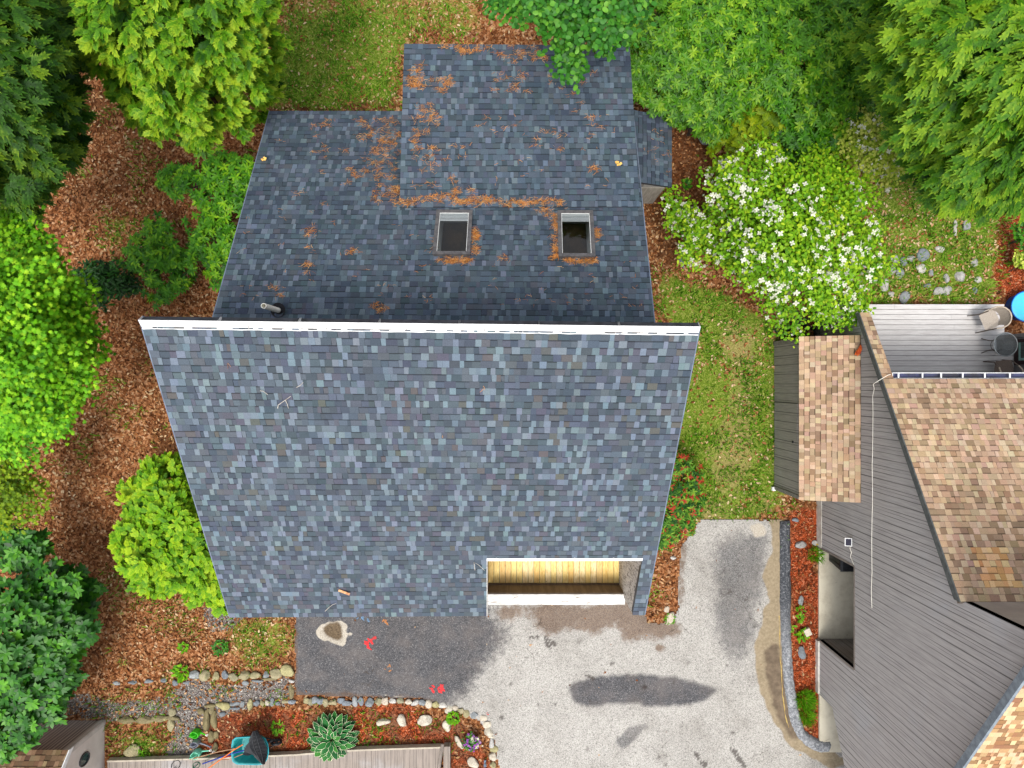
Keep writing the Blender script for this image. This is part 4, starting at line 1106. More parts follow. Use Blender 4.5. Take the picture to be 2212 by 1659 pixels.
m.tube([(xe - .035, cy + .17 * math.cos(a), cz_ + .22 * math.sin(a)) for a in np.linspace(0, 2 * math.pi, 31)], .022, 6)
ow = m.build('oval_window', pmat('dark_shed_frame', A(84, 80, 80), A(60, 58, 58)), sh)
m = MB(); m.add([(xe - .045, cy + .16 * math.cos(a), cz_ + .21 * math.sin(a)) for a in np.linspace(0, 2 * math.pi, 30, False)], [tuple(range(30))]); m.build('pane', pmat('shed_glass', A(60, 84, 84), A(40, 60, 62), rough=.1, spec=.7, bump=0), ow)

# low grey plank deck at the foot of the bed
WG = siding('weathered_grey_plank', 0, A(158, 146, 136), A(136, 126, 118), .19, .014, .5)
pl = [(232, 1646), (455, 1640), (640, 1632), (730, 1624), (800, 1621), (952, 1616), (952, 1720), (232, 1720)]
w_ = [P(u, v, .22) for u, v in pl]
m = MB(); m.prism([(p[0], p[1]) for p in w_], .0, .22)
dk2 = m.build('plank_walkway', WG); tag(settle(dk2, (w_[4][0], w_[4][1], 0)), 'low weathered grey plank walkway along the foot of the mulch bed', 'walkway')
m = MB()
for a, b in zip(w_[0:5], w_[1:6]):
    m.hexa([(a[0], a[1] + .003, .05), (b[0], b[1] + .003, .05), (b[0], b[1] + .05, .05), (a[0], a[1] + .05, .05)], [(a[0], a[1] + .003, .245), (b[0], b[1] + .003, .245), (b[0], b[1] + .05, .245), (a[0], a[1] + .05, .245)])
m.build('edge_board', pmat('pale_edge_board', A(196, 186, 168), A(176, 166, 150), 5), dk2)
a, b = P(956, 1607, .35), P(947, 1668, .45); m = MB(); m.tube([a, b], .05, 8); 
q0, q1 = P(958, 1613, .3), P(972, 1613, .3); m.hexa([(q0[0], -12.0, .05), (q1[0], -12.0, .05), (q1[0], q1[1], .05), (q0[0], q0[1], .05)], [(q0[0], -12.0, .3), (q1[0], -12.0, .3), (q1[0], q1[1], .3), (q0[0], q0[1], .3)])
m.build('rail_post', WG, dk2)
# ------------------------------------------------------------------ leaf shapes
def fanpoly(pts, n):  # one face
    return np.array(pts, float), [tuple(range(n))]
def maple_leaf():
    ang = [0, 22, 45, 62, 90, 112, 140, 180, 220, 248, 270, 298, 315, 338]
    rad = [1.0, .55, .92, .5, .8, .45, .5, .18, .5, .45, .8, .5, .92, .55]
    p = [(.45 + .62 * r * math.cos(math.radians(a)), .62 * r * math.sin(math.radians(a)), -.10 * r * r) for a, r in zip(ang, rad)]
    c = [(.45, 0, .04)]
    return np.array(p + c), [(i, (i + 1) % 14, 14) for i in range(14)]
def long_leaf(w=.17, fold=.06, droop=.12):
    xs = [0, .3, .65, 1.0]; ws = [.25, .9, 1.0, 0]
    v = []
    for x, k in zip(xs, ws): v += [(x, -w * k, fold * k - droop * x * x), (x, 0, -droop * x * x), (x, w * k, fold * k - droop * x * x)]
    v = np.array(v[:9] + [v[10]])
    return v, [(0, 1, 4, 3), (1, 2, 5, 4), (3, 4, 7, 6), (4, 5, 8, 7), (6, 7, 9), (7, 8, 9)]
def oval_leaf():
    p = [(.5 + .5 * math.cos(a), .36 * math.sin(a) * (1 - .15 * math.cos(a)), .05 * abs(math.sin(a))) for a in np.linspace(0, 2 * math.pi, 9)[:-1]]
    return np.array(p), [(0, 1, 2, 3, 4), (0, 4, 5, 6, 7)]
def spray(n=7, w=.30, droop=.35, seed=1):
    """flat feathery conifer spray: a midrib with pointed leaflets"""
    r = random.Random(seed); v, f = [], []
    for i in range(n):
        x = i / n
        for sg in (-1, 1):
            L = w * (1.0 - .75 * x) * r.uniform(.75, 1.15) + .03; bx = x + L * r.uniform(.8, 1.1)
            k = len(v); t = .055
            dz = lambda q: -droop * q * q
            v += [(x, 0, dz(x)), (x + t * .5, sg * L * .45 - sg * t * .5, dz(x) + .02), (bx, sg * L, dz(bx) * 1.0 - .02), (x + t * 2.1, sg * L * .40, dz(x))]
            f.append((k, k + 1, k + 2, k + 3) if sg < 0 else (k + 3, k + 2, k + 1, k))
    k = len(v); v += [(.75, -.03, -droop * .56), (1.08, 0, -droop * 1.1), (.75, .03, -droop * .56)]; f.append((k, k + 1, k + 2))
    return np.array(v), f
def hand(n=4, w=.34, wid=.10, droop=.3, seed=1):
    """conifer fan: broad finger-like lobes along a midrib, new growth paler at the tips"""
    r = random.Random(seed); v, f, t = [], [], []
    def lobe(p, a, L, wd):
        k = len(v); c, s_ = math.cos(a), math.sin(a)
        for x, y in ((0, -.35), (0, .35), (.55, .9), (.55, -.9), (1, 0)):
            X, Y = p[0] + c * x * L - s_ * y * wd, p[1] + s_ * x * L + c * y * wd
            v.append((X, Y, -droop * (X * X) + .10 * x * L * abs(s_) - .04 * abs(y)))
        f.append((k, k + 3, k + 2, k + 1)); t.append(-.06 + .14 * p[0]); f.append((k + 3, k + 4, k + 2)); t.append(.14 + .16 * p[0])
    for i in range(n):
        x = .08 + .72 * i / n
        for sg in (-1, 1):
            lobe((x, 0), sg * r.uniform(.45, .85), w * (1.15 - .6 * x) * r.uniform(.8, 1.2), wid * r.uniform(.5, .7))
    lobe((.55, 0), r.uniform(-.1, .1), .5, wid * .6)
    k = len(v); v += [(0, -.03, .0), (.62, -.03, -droop * .38), (.62, .03, -droop * .38), (0, .03, 0)]; f.append((k, k + 1, k + 2, k + 3)); t.append(-.2)
    return np.array(v), f, np.array(t)
def petals4():
    v = [(0, 0, .02)]; f = []
    for k in range(4):
        a = math.pi / 2 * k
        for da, r in ((-.62, .62), (-.2, 1.0), (.2, 1.0), (.62, .62)):
            v.append((r * math.cos(a + da), r * math.sin(a + da), .10 * r))
        b = 1 + 4 * k; f.append((0, b, b + 1, b + 2, b + 3))
    return np.array(v), f
def curl_leaf():
    return np.array([(-.5, 0, .05), (-.15, -.3, .12), (.25, -.26, .16), (.55, 0, .0), (.2, .3, .14), (-.2, .26, .02), (0, 0, 0)]), [(0, 1, 6), (1, 2, 6), (2, 3, 6), (3, 4, 6), (4, 5, 6), (5, 0, 6)]
def blade():
    return np.array([(0, -.05, 0), (0, .05, 0), (.55, .035, .42), (.55, -.035, .42), (1.0, 0, .55)]), [(0, 1, 2, 3), (3, 2, 4)]
def needle_strip():
    v = []
    for i in range(4):
        x = i / 3; v += [(x, -.045 * (1 - .5 * x) + .12 * math.sin(x * 2.6), .05 * math.sin(x * 3)), (x, .045 * (1 - .5 * x) + .12 * math.sin(x * 2.6), .05 * math.sin(x * 3))]
    return np.array(v), [(0, 2, 3, 1), (2, 4, 5, 3), (4, 6, 7, 5)]
MAPLE, LONG, OVAL, SPRAY, SPRAY2, PETAL, CURL, BLADE, NEEDLE = maple_leaf(), long_leaf(), oval_leaf(), spray(), spray(6, .42, .5, 4), petals4(), curl_leaf(), blade(), needle_strip()
SLIM = long_leaf(.15, .04, .2); BROAD = long_leaf(.22, .02, .18); OVAL2 = (OVAL[0] * [1, .8, 1], OVAL[1])
HAND, HAND2, HAND3 = hand(5, .42, .115, .3, 3), hand(6, .36, .105, .55, 5), hand(4, .5, .20, .25, 8)

def L3(a, b, c, k=.8):
    g = lambda q: A(q[0], q[1], q[2] * .55, k)
    return [(0, g(a)), (.5, g(b)), (1, g(c))]
LM = {
 'cedar': leafmat('cedar_foliage', L3((34, 78, 12), (92, 146, 30), (170, 196, 84), LK * 1.08)),
 'dark': leafmat('dark_maple_foliage', L3((22, 58, 14), (58, 104, 26), (122, 152, 50), LK)),
 'maple': leafmat('bright_maple_foliage', L3((54, 116, 22), (112, 182, 38), (174, 218, 76), LK * 1.12)),
 'rhodo': leafmat('rhododendron_foliage', L3((20, 62, 18), (48, 114, 34), (104, 170, 66), LK), .15, .45, .28),
 'gold': leafmat('golden_cypress_foliage', L3((62, 124, 16), (122, 180, 28), (190, 220, 66), LK * .95)),
 'laurel': leafmat('laurel_foliage', L3((32, 86, 14), (78, 144, 24), (150, 198, 54), LK * 1.08), .2, .5, .25),
 'rhodo2': leafmat('sunny_rhododendron_foliage', L3((38, 88, 18), (84, 144, 32), (152, 190, 70), LK * 1.0), .2, .5, .25),
 'hemlock': leafmat('hemlock_foliage', L3((30, 72, 14), (76, 130, 26), (144, 178, 62), LK)),
 'dogwood': leafmat('dogwood_foliage', L3((70, 128, 22), (130, 184, 42), (200, 222, 92), LK)),
 'round': leafmat('round_leaf_foliage', L3((30, 84, 40), (64, 134, 66), (122, 180, 96), LK), .2, .5, .25),
 'thread': leafmat('thread_cypress_foliage', L3((84, 120, 14), (140, 168, 28), (190, 200, 60), LK)),
 'red': leafmat('red_green_foliage', [(0, A(30, 84, 24, LK)), (.45, A(84, 140, 36, LK)), (.86, A(150, 190, 60, LK)), (.92, A(150, 44, 30, LK)), (1, A(190, 70, 44, LK))]),
 'pale': leafmat('pale_shrub_foliage', L3((96, 140, 40), (170, 196, 90), (236, 240, 214), LK)),
 'weed': leafmat('weed_foliage', L3((70, 130, 24), (112, 178, 36), (160, 212, 70), LK)),
}
BRACT = leafmat('white_bracts', [(0, A(238, 236, 216, .85)), (1, A(250, 248, 236, .9))], .25, .6, .2)
BARK = pmat('grey_bark', A(104, 92, 80), A(62, 52, 44), 14, rough=.95, bump=.8, bscale=30, stretch=(1, 1, .3), bd=.02)
BARK2 = pmat('brown_bark', A(96, 70, 50), A(56, 40, 30), 14, rough=.95, bump=.8, bscale=30, stretch=(1, 1, .3), bd=.02)

def mkblobs(bl, zf):
    """(u, v, z, r_px[, zfactor]) -> centres and radii in metres"""
    C = np.array([P(b[0], b[1], b[2]) for b in bl]); R = np.array([b[3] * (H - b[2]) / F for b in bl])
    Z = np.array([b[4] if len(b) > 4 else zf for b in bl])
    return C, np.stack([R, R, R * Z], 1)

def crown_points(C, R, n, shell=(.72, 1.05), zmin=-.35, inner=.72, gap=-.65):
    out_p, out_o = [], []
    w = R[:, 0] * R[:, 1]; w = w / w.sum()
    tries = 0
    while sum(len(x) for x in out_p) < n and tries < 30:
        tries += 1
        k = rng.choice(len(C), n * 2, p=w)
        d = nrm(rng.normal(size=(n * 2, 3))); ok = d[:, 2] > zmin; k, d = k[ok], d[ok]
        f = rng.uniform(*shell, len(k)) * (1 + .22 * np.sin(4.1 * d[:, 0] + 1.7 * k) * np.sin(4.7 * d[:, 1] + 2.3 * k) + .10 * np.sin(9.3 * d[:, 0] + k) * np.sin(8.7 * d[:, 1] + 3 * k)); p = C[k] + d * R[k] * f[:, None]
        keepm = np.ones(len(p), bool)
        for j in range(len(C)):
            q = np.linalg.norm((p - C[j]) / R[j], axis=1)
            keepm &= ~((q < inner) & (k != j))
        keepm &= p[:, 2] > .08
        keepm &= (np.sin(p[:, 0] * 5.3 + 1.3 * p[:, 2]) * np.sin(p[:, 1] * 4.7 - p[:, 2]) + .8 * np.sin(p[:, 0] * 9.1 + p[:, 1] * 3.1) * np.sin(p[:, 1] * 8.3 + p[:, 2] * 4)) > gap
        out_p.append(p[keepm]); out_o.append(nrm(d[keepm] / R[k[keepm]]))
    return np.concatenate(out_p)[:n], np.concatenate(out_o)[:n]

def rot_about(a, b, ang):
    return a * np.cos(ang)[:, None] + b * np.sin(ang)[:, None]

def foliage(kind, p, o, per, size, jit, tint0=.45, tvar=.22, up=.5, spread=1.0, ttip=.0):
    """leaves round each clump point; returns pos, dir, normal, scale, tint"""
    n = len(p); K = np.repeat(np.arange(n), per); pc, oc = p[K], o[K]
    ct = rng.normal(tint0, tvar * .75, n)[K]
    rz = np.array([0, 0, 1.0])
    if kind == 'fan':            # conifer tufts: sprays fanning outwards and drooping
        h = nrm(oc * [1, 1, 0] + rng.normal(0, .15, (len(K), 3)) * [1, 1, 0] + 1e-6); side = np.cross(rz, h)
        a = rng.uniform(-spread, spread, len(K)); d = rot_about(h, side, a)
        el = rng.uniform(-.2, .5, len(K)) * up; d = nrm(d + rz * el[:, None])
        nn = nrm(rz + .35 * oc + rng.normal(0, .22, (len(K), 3)))
        pos = pc + rng.normal(0, jit, (len(K), 3)) * [1, 1, .6]
    elif kind == 'whorl':        # rosettes
        ax = nrm(rz + .55 * o + rng.normal(0, .12, (n, 3)))[K]
        e1 = nrm(np.cross(ax, np.array([.3, 1, .1]))); e2 = np.cross(ax, e1)
        a = (np.tile(np.arange(per), n) / per) * 2 * math.pi + rng.uniform(0, 6, n)[K] + rng.normal(0, .15, len(K))
        rad = rot_about(e1, e2, a); el = rng.uniform(-.12, .55, len(K))
        d = nrm(rad + ax * el[:, None]); nn = nrm(ax - d * np.sum(ax * d, 1)[:, None] + rng.normal(0, .08, (len(K), 3)))
        pos = pc + rng.normal(0, jit, (n, 3))[K]
    else:                        # flat plates of broad leaves
        a = rng.uniform(0, 2 * math.pi, len(K)); d = np.stack([np.cos(a), np.sin(a), rng.normal(-.12, .25, len(K))], 1) + .5 * oc * [1, 1, 0]
        nn = nrm(rz + .35 * oc + rng.normal(0, .28, (len(K), 3)))
        pos = pc + rng.normal(0, jit, (len(K), 3)) * [1, 1, .45]
    sc = size * rng.uniform(.7, 1.25, len(K)); ti = ct + rng.normal(0, tvar * .6, len(K)) + ttip
    return pos, nrm(d), nn, sc, ti

def merge(*L): return [np.concatenate(x) for x in zip(*L)]

def plant(name, label, cat, blobs, tmpl, mat, kind, clumps, per, size, jit=.06, zf=.8, base=None, trunk=.12, bark=None, group=None, tint=.45, tvar=.22, up=.5,
          spread=1.0, inner_frac=.45, parts=('trunk', 'crown'), zmin=-.35, stems=1, flowers=None, shell=(.74, 1.06), gap=-.65):
    C, R = mkblobs(blobs, zf); bark = bark or BARK
    if base is None: base = C.mean(0) * [1, 1, 0]
    base = np.array([base[0], base[1], 0.0])
    th = thing(name, label, cat, base, group)
    p, o = crown_points(C, R, clumps, shell, zmin, gap=gap)
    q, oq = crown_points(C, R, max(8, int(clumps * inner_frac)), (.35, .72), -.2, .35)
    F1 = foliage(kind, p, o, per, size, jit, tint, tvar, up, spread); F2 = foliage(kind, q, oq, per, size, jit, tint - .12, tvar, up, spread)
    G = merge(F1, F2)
    scatter(parts[1], tmpl[0], tmpl[1], G[0], G[1], G[2], G[3], G[4], mat, th, ftint=tmpl[2] if len(tmpl) > 2 else None)
    m = MB(); top = C[np.argmax(C[:, 2])]
    for s in range(stems):
        off = np.array([random.uniform(-.12, .12), random.uniform(-.12, .12), 0]) * (stems > 1)
        ft = base + (C.mean(0) - base) * .6
        m.tube([base + off * 1.5 - (0, 0, .1), base * .75 + ft * .25 + off, ft + off * .5 + (random.uniform(-.1, .1), random.uniform(-.1, .1), 0)], [trunk, trunk * .8, trunk * .6], 8)
        tgt = [C[k] for k in range(len(C))] + [p[k] for k in rng.choice(len(p), min(10, len(p)), replace=False)]
        for c in tgt[s::stems]:
            mid = ft * .45 + np.array(c) * .55 + (0, 0, .1); m.tube([ft + off * .5, mid, np.array(c)], [trunk * .5, trunk * .28, trunk * .08], 6)
    m.build(parts[0], bark, th)
    if flowers:
        nf, fs, msk = flowers
        pf, of = crown_points(C, R, nf * 4, (1.0, 1.12), .15, .9)
        w_ = fbm(pf[:, 0], pf[:, 1], 1.0, 77) + .75 * rng.random(len(pf)) - .12 * np.clip(pf[:, 1] - 3.6, 0, 3) - .15 * np.clip(pf[:, 0] - 7.2, 0, 3); pf, of = pf[np.argsort(-w_)[:nf]], of[np.argsort(-w_)[:nf]]
        nn = nrm(np.array([0, 0, 1.0]) + .5 * of + rng.normal(0, .3, of.shape))
        scatter('blossom', PETAL[0], PETAL[1], pf, nrm(rng.normal(size=pf.shape)), nn, fs * rng.uniform(.5, 1.25, len(pf)), rng.random(len(pf)), BRACT, th)
    return th

SH = ('stem', 'foliage')
# trees and shrubs round the yard
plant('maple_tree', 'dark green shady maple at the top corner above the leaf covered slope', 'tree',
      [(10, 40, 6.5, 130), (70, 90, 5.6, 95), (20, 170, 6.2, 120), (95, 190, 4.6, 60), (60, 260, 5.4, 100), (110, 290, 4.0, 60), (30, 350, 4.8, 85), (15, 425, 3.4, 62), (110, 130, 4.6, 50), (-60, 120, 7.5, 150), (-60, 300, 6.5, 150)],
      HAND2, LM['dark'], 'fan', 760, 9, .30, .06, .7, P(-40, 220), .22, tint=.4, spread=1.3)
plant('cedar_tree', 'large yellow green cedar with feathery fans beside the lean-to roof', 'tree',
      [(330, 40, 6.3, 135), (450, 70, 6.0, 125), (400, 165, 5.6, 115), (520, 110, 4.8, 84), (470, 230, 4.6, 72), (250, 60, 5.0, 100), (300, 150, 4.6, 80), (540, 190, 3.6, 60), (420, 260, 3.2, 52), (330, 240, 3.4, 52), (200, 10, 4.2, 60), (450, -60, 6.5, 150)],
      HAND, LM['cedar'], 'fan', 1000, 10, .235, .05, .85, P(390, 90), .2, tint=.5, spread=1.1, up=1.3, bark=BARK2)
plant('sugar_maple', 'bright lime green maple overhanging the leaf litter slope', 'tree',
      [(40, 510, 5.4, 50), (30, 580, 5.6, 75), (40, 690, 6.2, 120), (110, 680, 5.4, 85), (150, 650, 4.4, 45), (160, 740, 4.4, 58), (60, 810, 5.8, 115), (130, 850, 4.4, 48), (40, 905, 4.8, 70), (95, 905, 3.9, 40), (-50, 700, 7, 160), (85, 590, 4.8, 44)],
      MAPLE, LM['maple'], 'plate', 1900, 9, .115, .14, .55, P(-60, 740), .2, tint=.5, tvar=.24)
plant('maple_sapling', 'loose yellow green maple sapling below the bright lime maple', 'tree',
      [(20, 985, 3.4, 46), (40, 1045, 2.8, 56), (70, 1075, 2.3, 40), (20, 1105, 2.4, 40), (-10, 1045, 3.2, 60)],
      MAPLE, LM['thread'], 'plate', 210, 8, .11, .13, .6, P(10, 1060), .06, tint=.32)
plant('rhododendron', 'big dark green rhododendron spreading beside the small shed', 'shrub',
      [(45, 1190, 2.0, 50), (90, 1175, 1.6, 26), (150, 1262, 1.3, 40), (190, 1275, .9, 26), (95, 1290, 2.2, 66), (30, 1330, 2.6, 80), (110, 1370, 2.2, 72), (165, 1350, 1.5, 44), (185, 1330, 1.0, 26), (60, 1440, 2.4, 80), (125, 1440, 1.7, 50), (40, 1530, 2.2, 70), (95, 1510, 1.7, 46), (150, 1490, 1.0, 26), (10, 1600, 1.9, 45), (-20, 1400, 3, 90)],
      BROAD, LM['rhodo'], 'whorl', 950, 8, .20, .04, .6, P(40, 1400), .07, parts=SH, stems=4, tint=.5, zmin=-.1)
plant('golden_cypress', 'rounded lime yellow cypress growing against the side of the grey house', 'shrub',
      [(370, 1050, 2.6, 62), (325, 1100, 2.3, 50), (400, 1110, 3.0, 78), (350, 1170, 2.9, 80), (300, 1190, 1.9, 38), (430, 1180, 2.8, 70), (390, 1215, 2.3, 52), (450, 1225, 1.9, 40), (340, 1235, 1.6, 40), (420, 1050, 2.4, 50), (295, 1060, 1.6, 26), (470, 1262, 1.2, 28), (484, 1300, .8, 20), (425, 1275, .7, 20)],
      HAND3, LM['gold'], 'fan', 640, 10, .20, .05, .9, P(385, 1150), .09, parts=SH, tint=.5, spread=1.3, up=1.2, bark=BARK2)
plant('laurel_shrub', 'leafy green laurel under the cedar beside the lean-to roof', 'shrub',
      [(480, 365, 1.2, 44), (520, 385, 1.3, 44), (430, 400, 1.1, 44), (380, 395, .9, 32), (460, 430, 1.1, 42), (510, 440, 1.2, 44), (365, 395, .7, 22)],
      SLIM, LM['laurel'], 'whorl', 210, 9, .17, .04, .6, P(460, 410), .04, parts=SH, stems=4, tint=.5, zmin=-.1, group='laurels beside the lean-to roof')
plant('laurel_shrub', 'leafy green laurel of loose branches nearest the white vent pipe', 'shrub',
      [(450, 500, 1.1, 46), (495, 515, 1.2, 38), (430, 555, .9, 34), (480, 565, 1.0, 34), (470, 600, .8, 22), (420, 610, .5, 14)],
      SLIM, LM['laurel'], 'whorl', 140, 9, .17, .04, .6, P(465, 540), .04, parts=SH, stems=4, tint=.5, zmin=-.1, group='laurels beside the lean-to roof')
plant('laurel_shrub', 'outermost leafy laurel standing alone on the open leaf litter', 'shrub',
      [(345, 505, .9, 36), (310, 545, .9, 34), (285, 560, .6, 22), (340, 570, 1.0, 42), (375, 560, .9, 30), (350, 625, .7, 30), (375, 610, .8, 26), (335, 650, .4, 14)],
      SLIM, LM['laurel'], 'whorl', 160, 9, .17, .04, .6, P(340, 575), .04, parts=SH, stems=4, tint=.5, zmin=-.1, group='laurels beside the lean-to roof')
plant('dark_shrub', 'low dark green broad leaved shrub between the lime maple and the laurels', 'shrub',
      [(205, 605, 1.0, 36), (245, 600, .9, 30), (275, 615, .6, 18), (225, 640, .7, 22)],
      LONG, LM['rhodo'], 'plate', 130, 7, .17, .08, .5, P(225, 612), .03, parts=SH, stems=3, tint=.18, zmin=-.1)
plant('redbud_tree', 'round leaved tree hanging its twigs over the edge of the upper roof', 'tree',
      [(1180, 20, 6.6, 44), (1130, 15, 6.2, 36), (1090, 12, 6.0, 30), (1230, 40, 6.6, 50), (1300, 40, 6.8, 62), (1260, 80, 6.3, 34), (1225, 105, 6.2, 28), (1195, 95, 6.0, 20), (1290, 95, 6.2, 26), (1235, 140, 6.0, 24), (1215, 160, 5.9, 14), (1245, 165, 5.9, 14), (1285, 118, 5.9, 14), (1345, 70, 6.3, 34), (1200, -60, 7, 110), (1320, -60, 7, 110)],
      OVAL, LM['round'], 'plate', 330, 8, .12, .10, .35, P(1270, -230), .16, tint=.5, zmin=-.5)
for i, (lab, bl, n) in enumerate((
    ('tall sunny rhododendron behind the upper roof edge and redbud twigs', [(1420, 40, 3.4, 80), (1400, 130, 2.8, 60), (1470, 110, 3.2, 80), (1430, 190, 2.4, 58), (1380, 60, 2.8, 40)], 560),
    ('sunny rhododendron in the middle of the clump at the top edge', [(1540, 30, 3.4, 85), (1600, 90, 3.3, 85), (1530, 120, 3.1, 70), (1650, 20, 3.2, 70)], 560),
    ('sunny rhododendron next to the tall hemlock', [(1740, 40, 3.2, 80), (1720, 130, 3.2, 80), (1810, 90, 3.2, 80), (1780, 200, 2.8, 75), (1850, 170, 2.8, 55), (1860, 30, 3.4, 60)], 640),
    ('lower rhododendron with a few orange leaves in front of the clump', [(1500, 210, 2.3, 66), (1450, 235, 1.7, 40), (1570, 190, 2.6, 66), (1640, 170, 2.8, 55), (1540, 265, 1.5, 36)], 460),
    ('dark leaved rhododendron between the yellow cypress and the pale shrub', [(1740, 270, 2.0, 66), (1820, 265, 2.2, 55), (1870, 250, 2.0, 42), (1780, 330, 1.5, 50), (1720, 340, 1.3, 46), (1690, 190, 2.6, 50)], 430))):
    plant('sunny_rhododendron', lab, 'shrub', bl, SLIM, LM['rhodo2'] if i < 4 else LM['laurel'], 'whorl', int(n * 2.1), 9, .155, .05, .7, None, .06, parts=SH, stems=4, tint=.48 if i < 4 else .42, zmin=-.1, group='rhododendrons behind the house')
plant('thread_cypress', 'feathery yellow olive cypress bush among the rhododendrons', 'shrub',
      [(1670, 235, 1.9, 46), (1640, 280, 1.6, 50), (1600, 300, 1.2, 36), (1570, 320, .9, 24), (1690, 290, 1.4, 36)],
      HAND, LM['thread'], 'fan', 220, 10, .22, .04, .8, P(1640, 270), .05, parts=SH, tint=.36, spread=1.2)
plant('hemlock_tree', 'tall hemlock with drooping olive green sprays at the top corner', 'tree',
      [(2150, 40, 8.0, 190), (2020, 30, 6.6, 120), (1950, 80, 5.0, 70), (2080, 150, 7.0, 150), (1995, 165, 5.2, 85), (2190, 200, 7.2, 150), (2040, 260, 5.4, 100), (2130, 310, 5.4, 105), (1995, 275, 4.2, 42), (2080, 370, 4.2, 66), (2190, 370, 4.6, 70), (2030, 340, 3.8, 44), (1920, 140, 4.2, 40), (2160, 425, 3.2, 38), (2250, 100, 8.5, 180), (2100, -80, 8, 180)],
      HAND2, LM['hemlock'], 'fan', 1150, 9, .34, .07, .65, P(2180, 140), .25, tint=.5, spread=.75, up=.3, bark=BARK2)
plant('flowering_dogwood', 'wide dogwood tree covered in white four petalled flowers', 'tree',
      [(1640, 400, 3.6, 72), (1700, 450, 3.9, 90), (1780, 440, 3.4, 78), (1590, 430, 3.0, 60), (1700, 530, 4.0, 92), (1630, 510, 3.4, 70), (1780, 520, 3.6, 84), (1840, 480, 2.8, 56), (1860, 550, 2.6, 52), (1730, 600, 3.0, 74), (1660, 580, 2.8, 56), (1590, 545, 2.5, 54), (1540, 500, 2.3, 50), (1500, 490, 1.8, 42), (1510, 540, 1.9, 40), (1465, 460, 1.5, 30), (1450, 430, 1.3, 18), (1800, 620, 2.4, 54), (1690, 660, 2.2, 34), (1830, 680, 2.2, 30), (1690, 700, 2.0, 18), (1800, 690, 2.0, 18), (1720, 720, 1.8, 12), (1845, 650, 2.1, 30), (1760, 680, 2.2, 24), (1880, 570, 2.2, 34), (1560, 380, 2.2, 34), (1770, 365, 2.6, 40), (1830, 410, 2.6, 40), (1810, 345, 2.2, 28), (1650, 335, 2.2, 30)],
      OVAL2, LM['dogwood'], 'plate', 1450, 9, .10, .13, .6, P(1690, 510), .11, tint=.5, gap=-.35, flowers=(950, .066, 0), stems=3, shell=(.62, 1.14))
plant('pale_flowering_shrub', 'upright pale shrub with cream flecked leaves between the rhododendrons and the hemlock', 'shrub',
      [(1860, 290, 2.6, 42), (1900, 320, 2.6, 40), (1930, 345, 2.4, 30), (1870, 350, 2.2, 34), (1845, 250, 2.5, 24), (1915, 385, 1.8, 26), (1830, 320, 2.0, 24)],
      OVAL, LM['pale'], 'plate', 330, 8, .095, .10, .8, P(1880, 360), .04, parts=SH, stems=5, tint=.72, tvar=.34, flowers=(150, .06, 0))
plant('red_leaved_shrub', 'green shrub with red new leaves against the side of the front roof', 'shrub',
      [(1455, 1010, 1.1, 36), (1480, 1040, 1.0, 34), (1450, 1065, 1.1, 40), (1490, 1085, .9, 30), (1465, 1110, .9, 34), (1450, 1145, .6, 26), (1480, 1140, .5, 20), (1432, 1170, .4, 18)],
      SLIM, LM['red'], 'whorl', 420, 8, .13, .04, .7, P(1455, 1080), .035, parts=SH, stems=4, tint=.52, tvar=.42, zmin=-.05)
plant('border_shrub', 'small dark shrub at the edge of the bright red mulch', 'shrub', [(2212, 500, .7, 22), (2222, 520, .6, 20)], OVAL, LM['laurel'], 'plate', 60, 7, .08, .05, .7, None, .02, parts=SH, stems=3, tint=.3)
plant('variegated_shrub', 'small cream edged shrub on the red mulch above the blue tub', 'shrub', [(2208, 566, .5, 18), (2222, 575, .5, 18)], OVAL, LM['pale'], 'plate', 60, 7, .07, .05, .7, None, .02, parts=SH, stems=3, tint=.6, tvar=.4)

# hosta with cream edged leaves
t = NT('hosta_leaf'); e = t.attr('edge')
g = t.ramp(t.attr('tint'), [(0, A(14, 70, 32, .75)), (.5, A(32, 104, 44, .75)), (1, A(72, 136, 44, .75))])
c = t.mix(t.smooth(e, .84, .92), g, A(244, 244, 206, .9)); HM = t.pbr(c, .6, .15, t.bump(t.noise(60, 3, .6, t.obj()), .2, .004))
def hosta_leaf():
    v, ed = [], []; xs = [0, .12, .3, .5, .7, .86, 1.0]; ws = [.04, .18, .29, .31, .24, .13, 0.0]
    for x, k in zip(xs, ws):
        for s, e_ in ((-1, 1), (-.72, .55), (0, 0), (.72, .55), (1, 1)):
            v.append((x, s * k, .10 * abs(s) * k / .3 - .22 * x * x)); ed.append(max(e_, 1.0 if x >= 1 else (.9 if x > .9 else 0)))
    f = [(i * 5 + j, i * 5 + j + 1, (i + 1) * 5 + j + 1, (i + 1) * 5 + j) for i in range(6) for j in range(4)]
    return np.array(v), f, np.array(ed)
hv, hf, he = hosta_leaf(); b = P(721, 1588)
ho = thing('hosta', 'large round hosta with cream edged green leaves in the mulch bed', 'plant', b)
pp, dd, nn, ss = [], [], [], []
for ringi, (nr, r0, z0, el, L) in enumerate(((6, .03, .30, .9, .24), (10, .12, .32, .62, .30), (15, .23, .30, .42, .32), (20, .34, .25, .22, .33), (22, .44, .19, .05, .32), (14, .50, .14, -.1, .30))):
    for k in range(nr):
        a = 2 * math.pi * k / nr + ringi * .4 + random.uniform(-.12, .12); rr = r0 + random.uniform(-.03, .03)
        h = np.array([math.cos(a), math.sin(a), 0]); d = nrm(h + np.array([0, 0, el + random.uniform(-.1, .1)]))
        pp.append(b + h * rr + np.array([0, 0, z0 + random.uniform(-.03, .03)])); dd.append(d); nn.append(nrm(np.array([0, 0, 1.0]) - .3 * h + np.random.default_rng(k).normal(0, .12, 3))); ss.append(L * random.uniform(.85, 1.12))
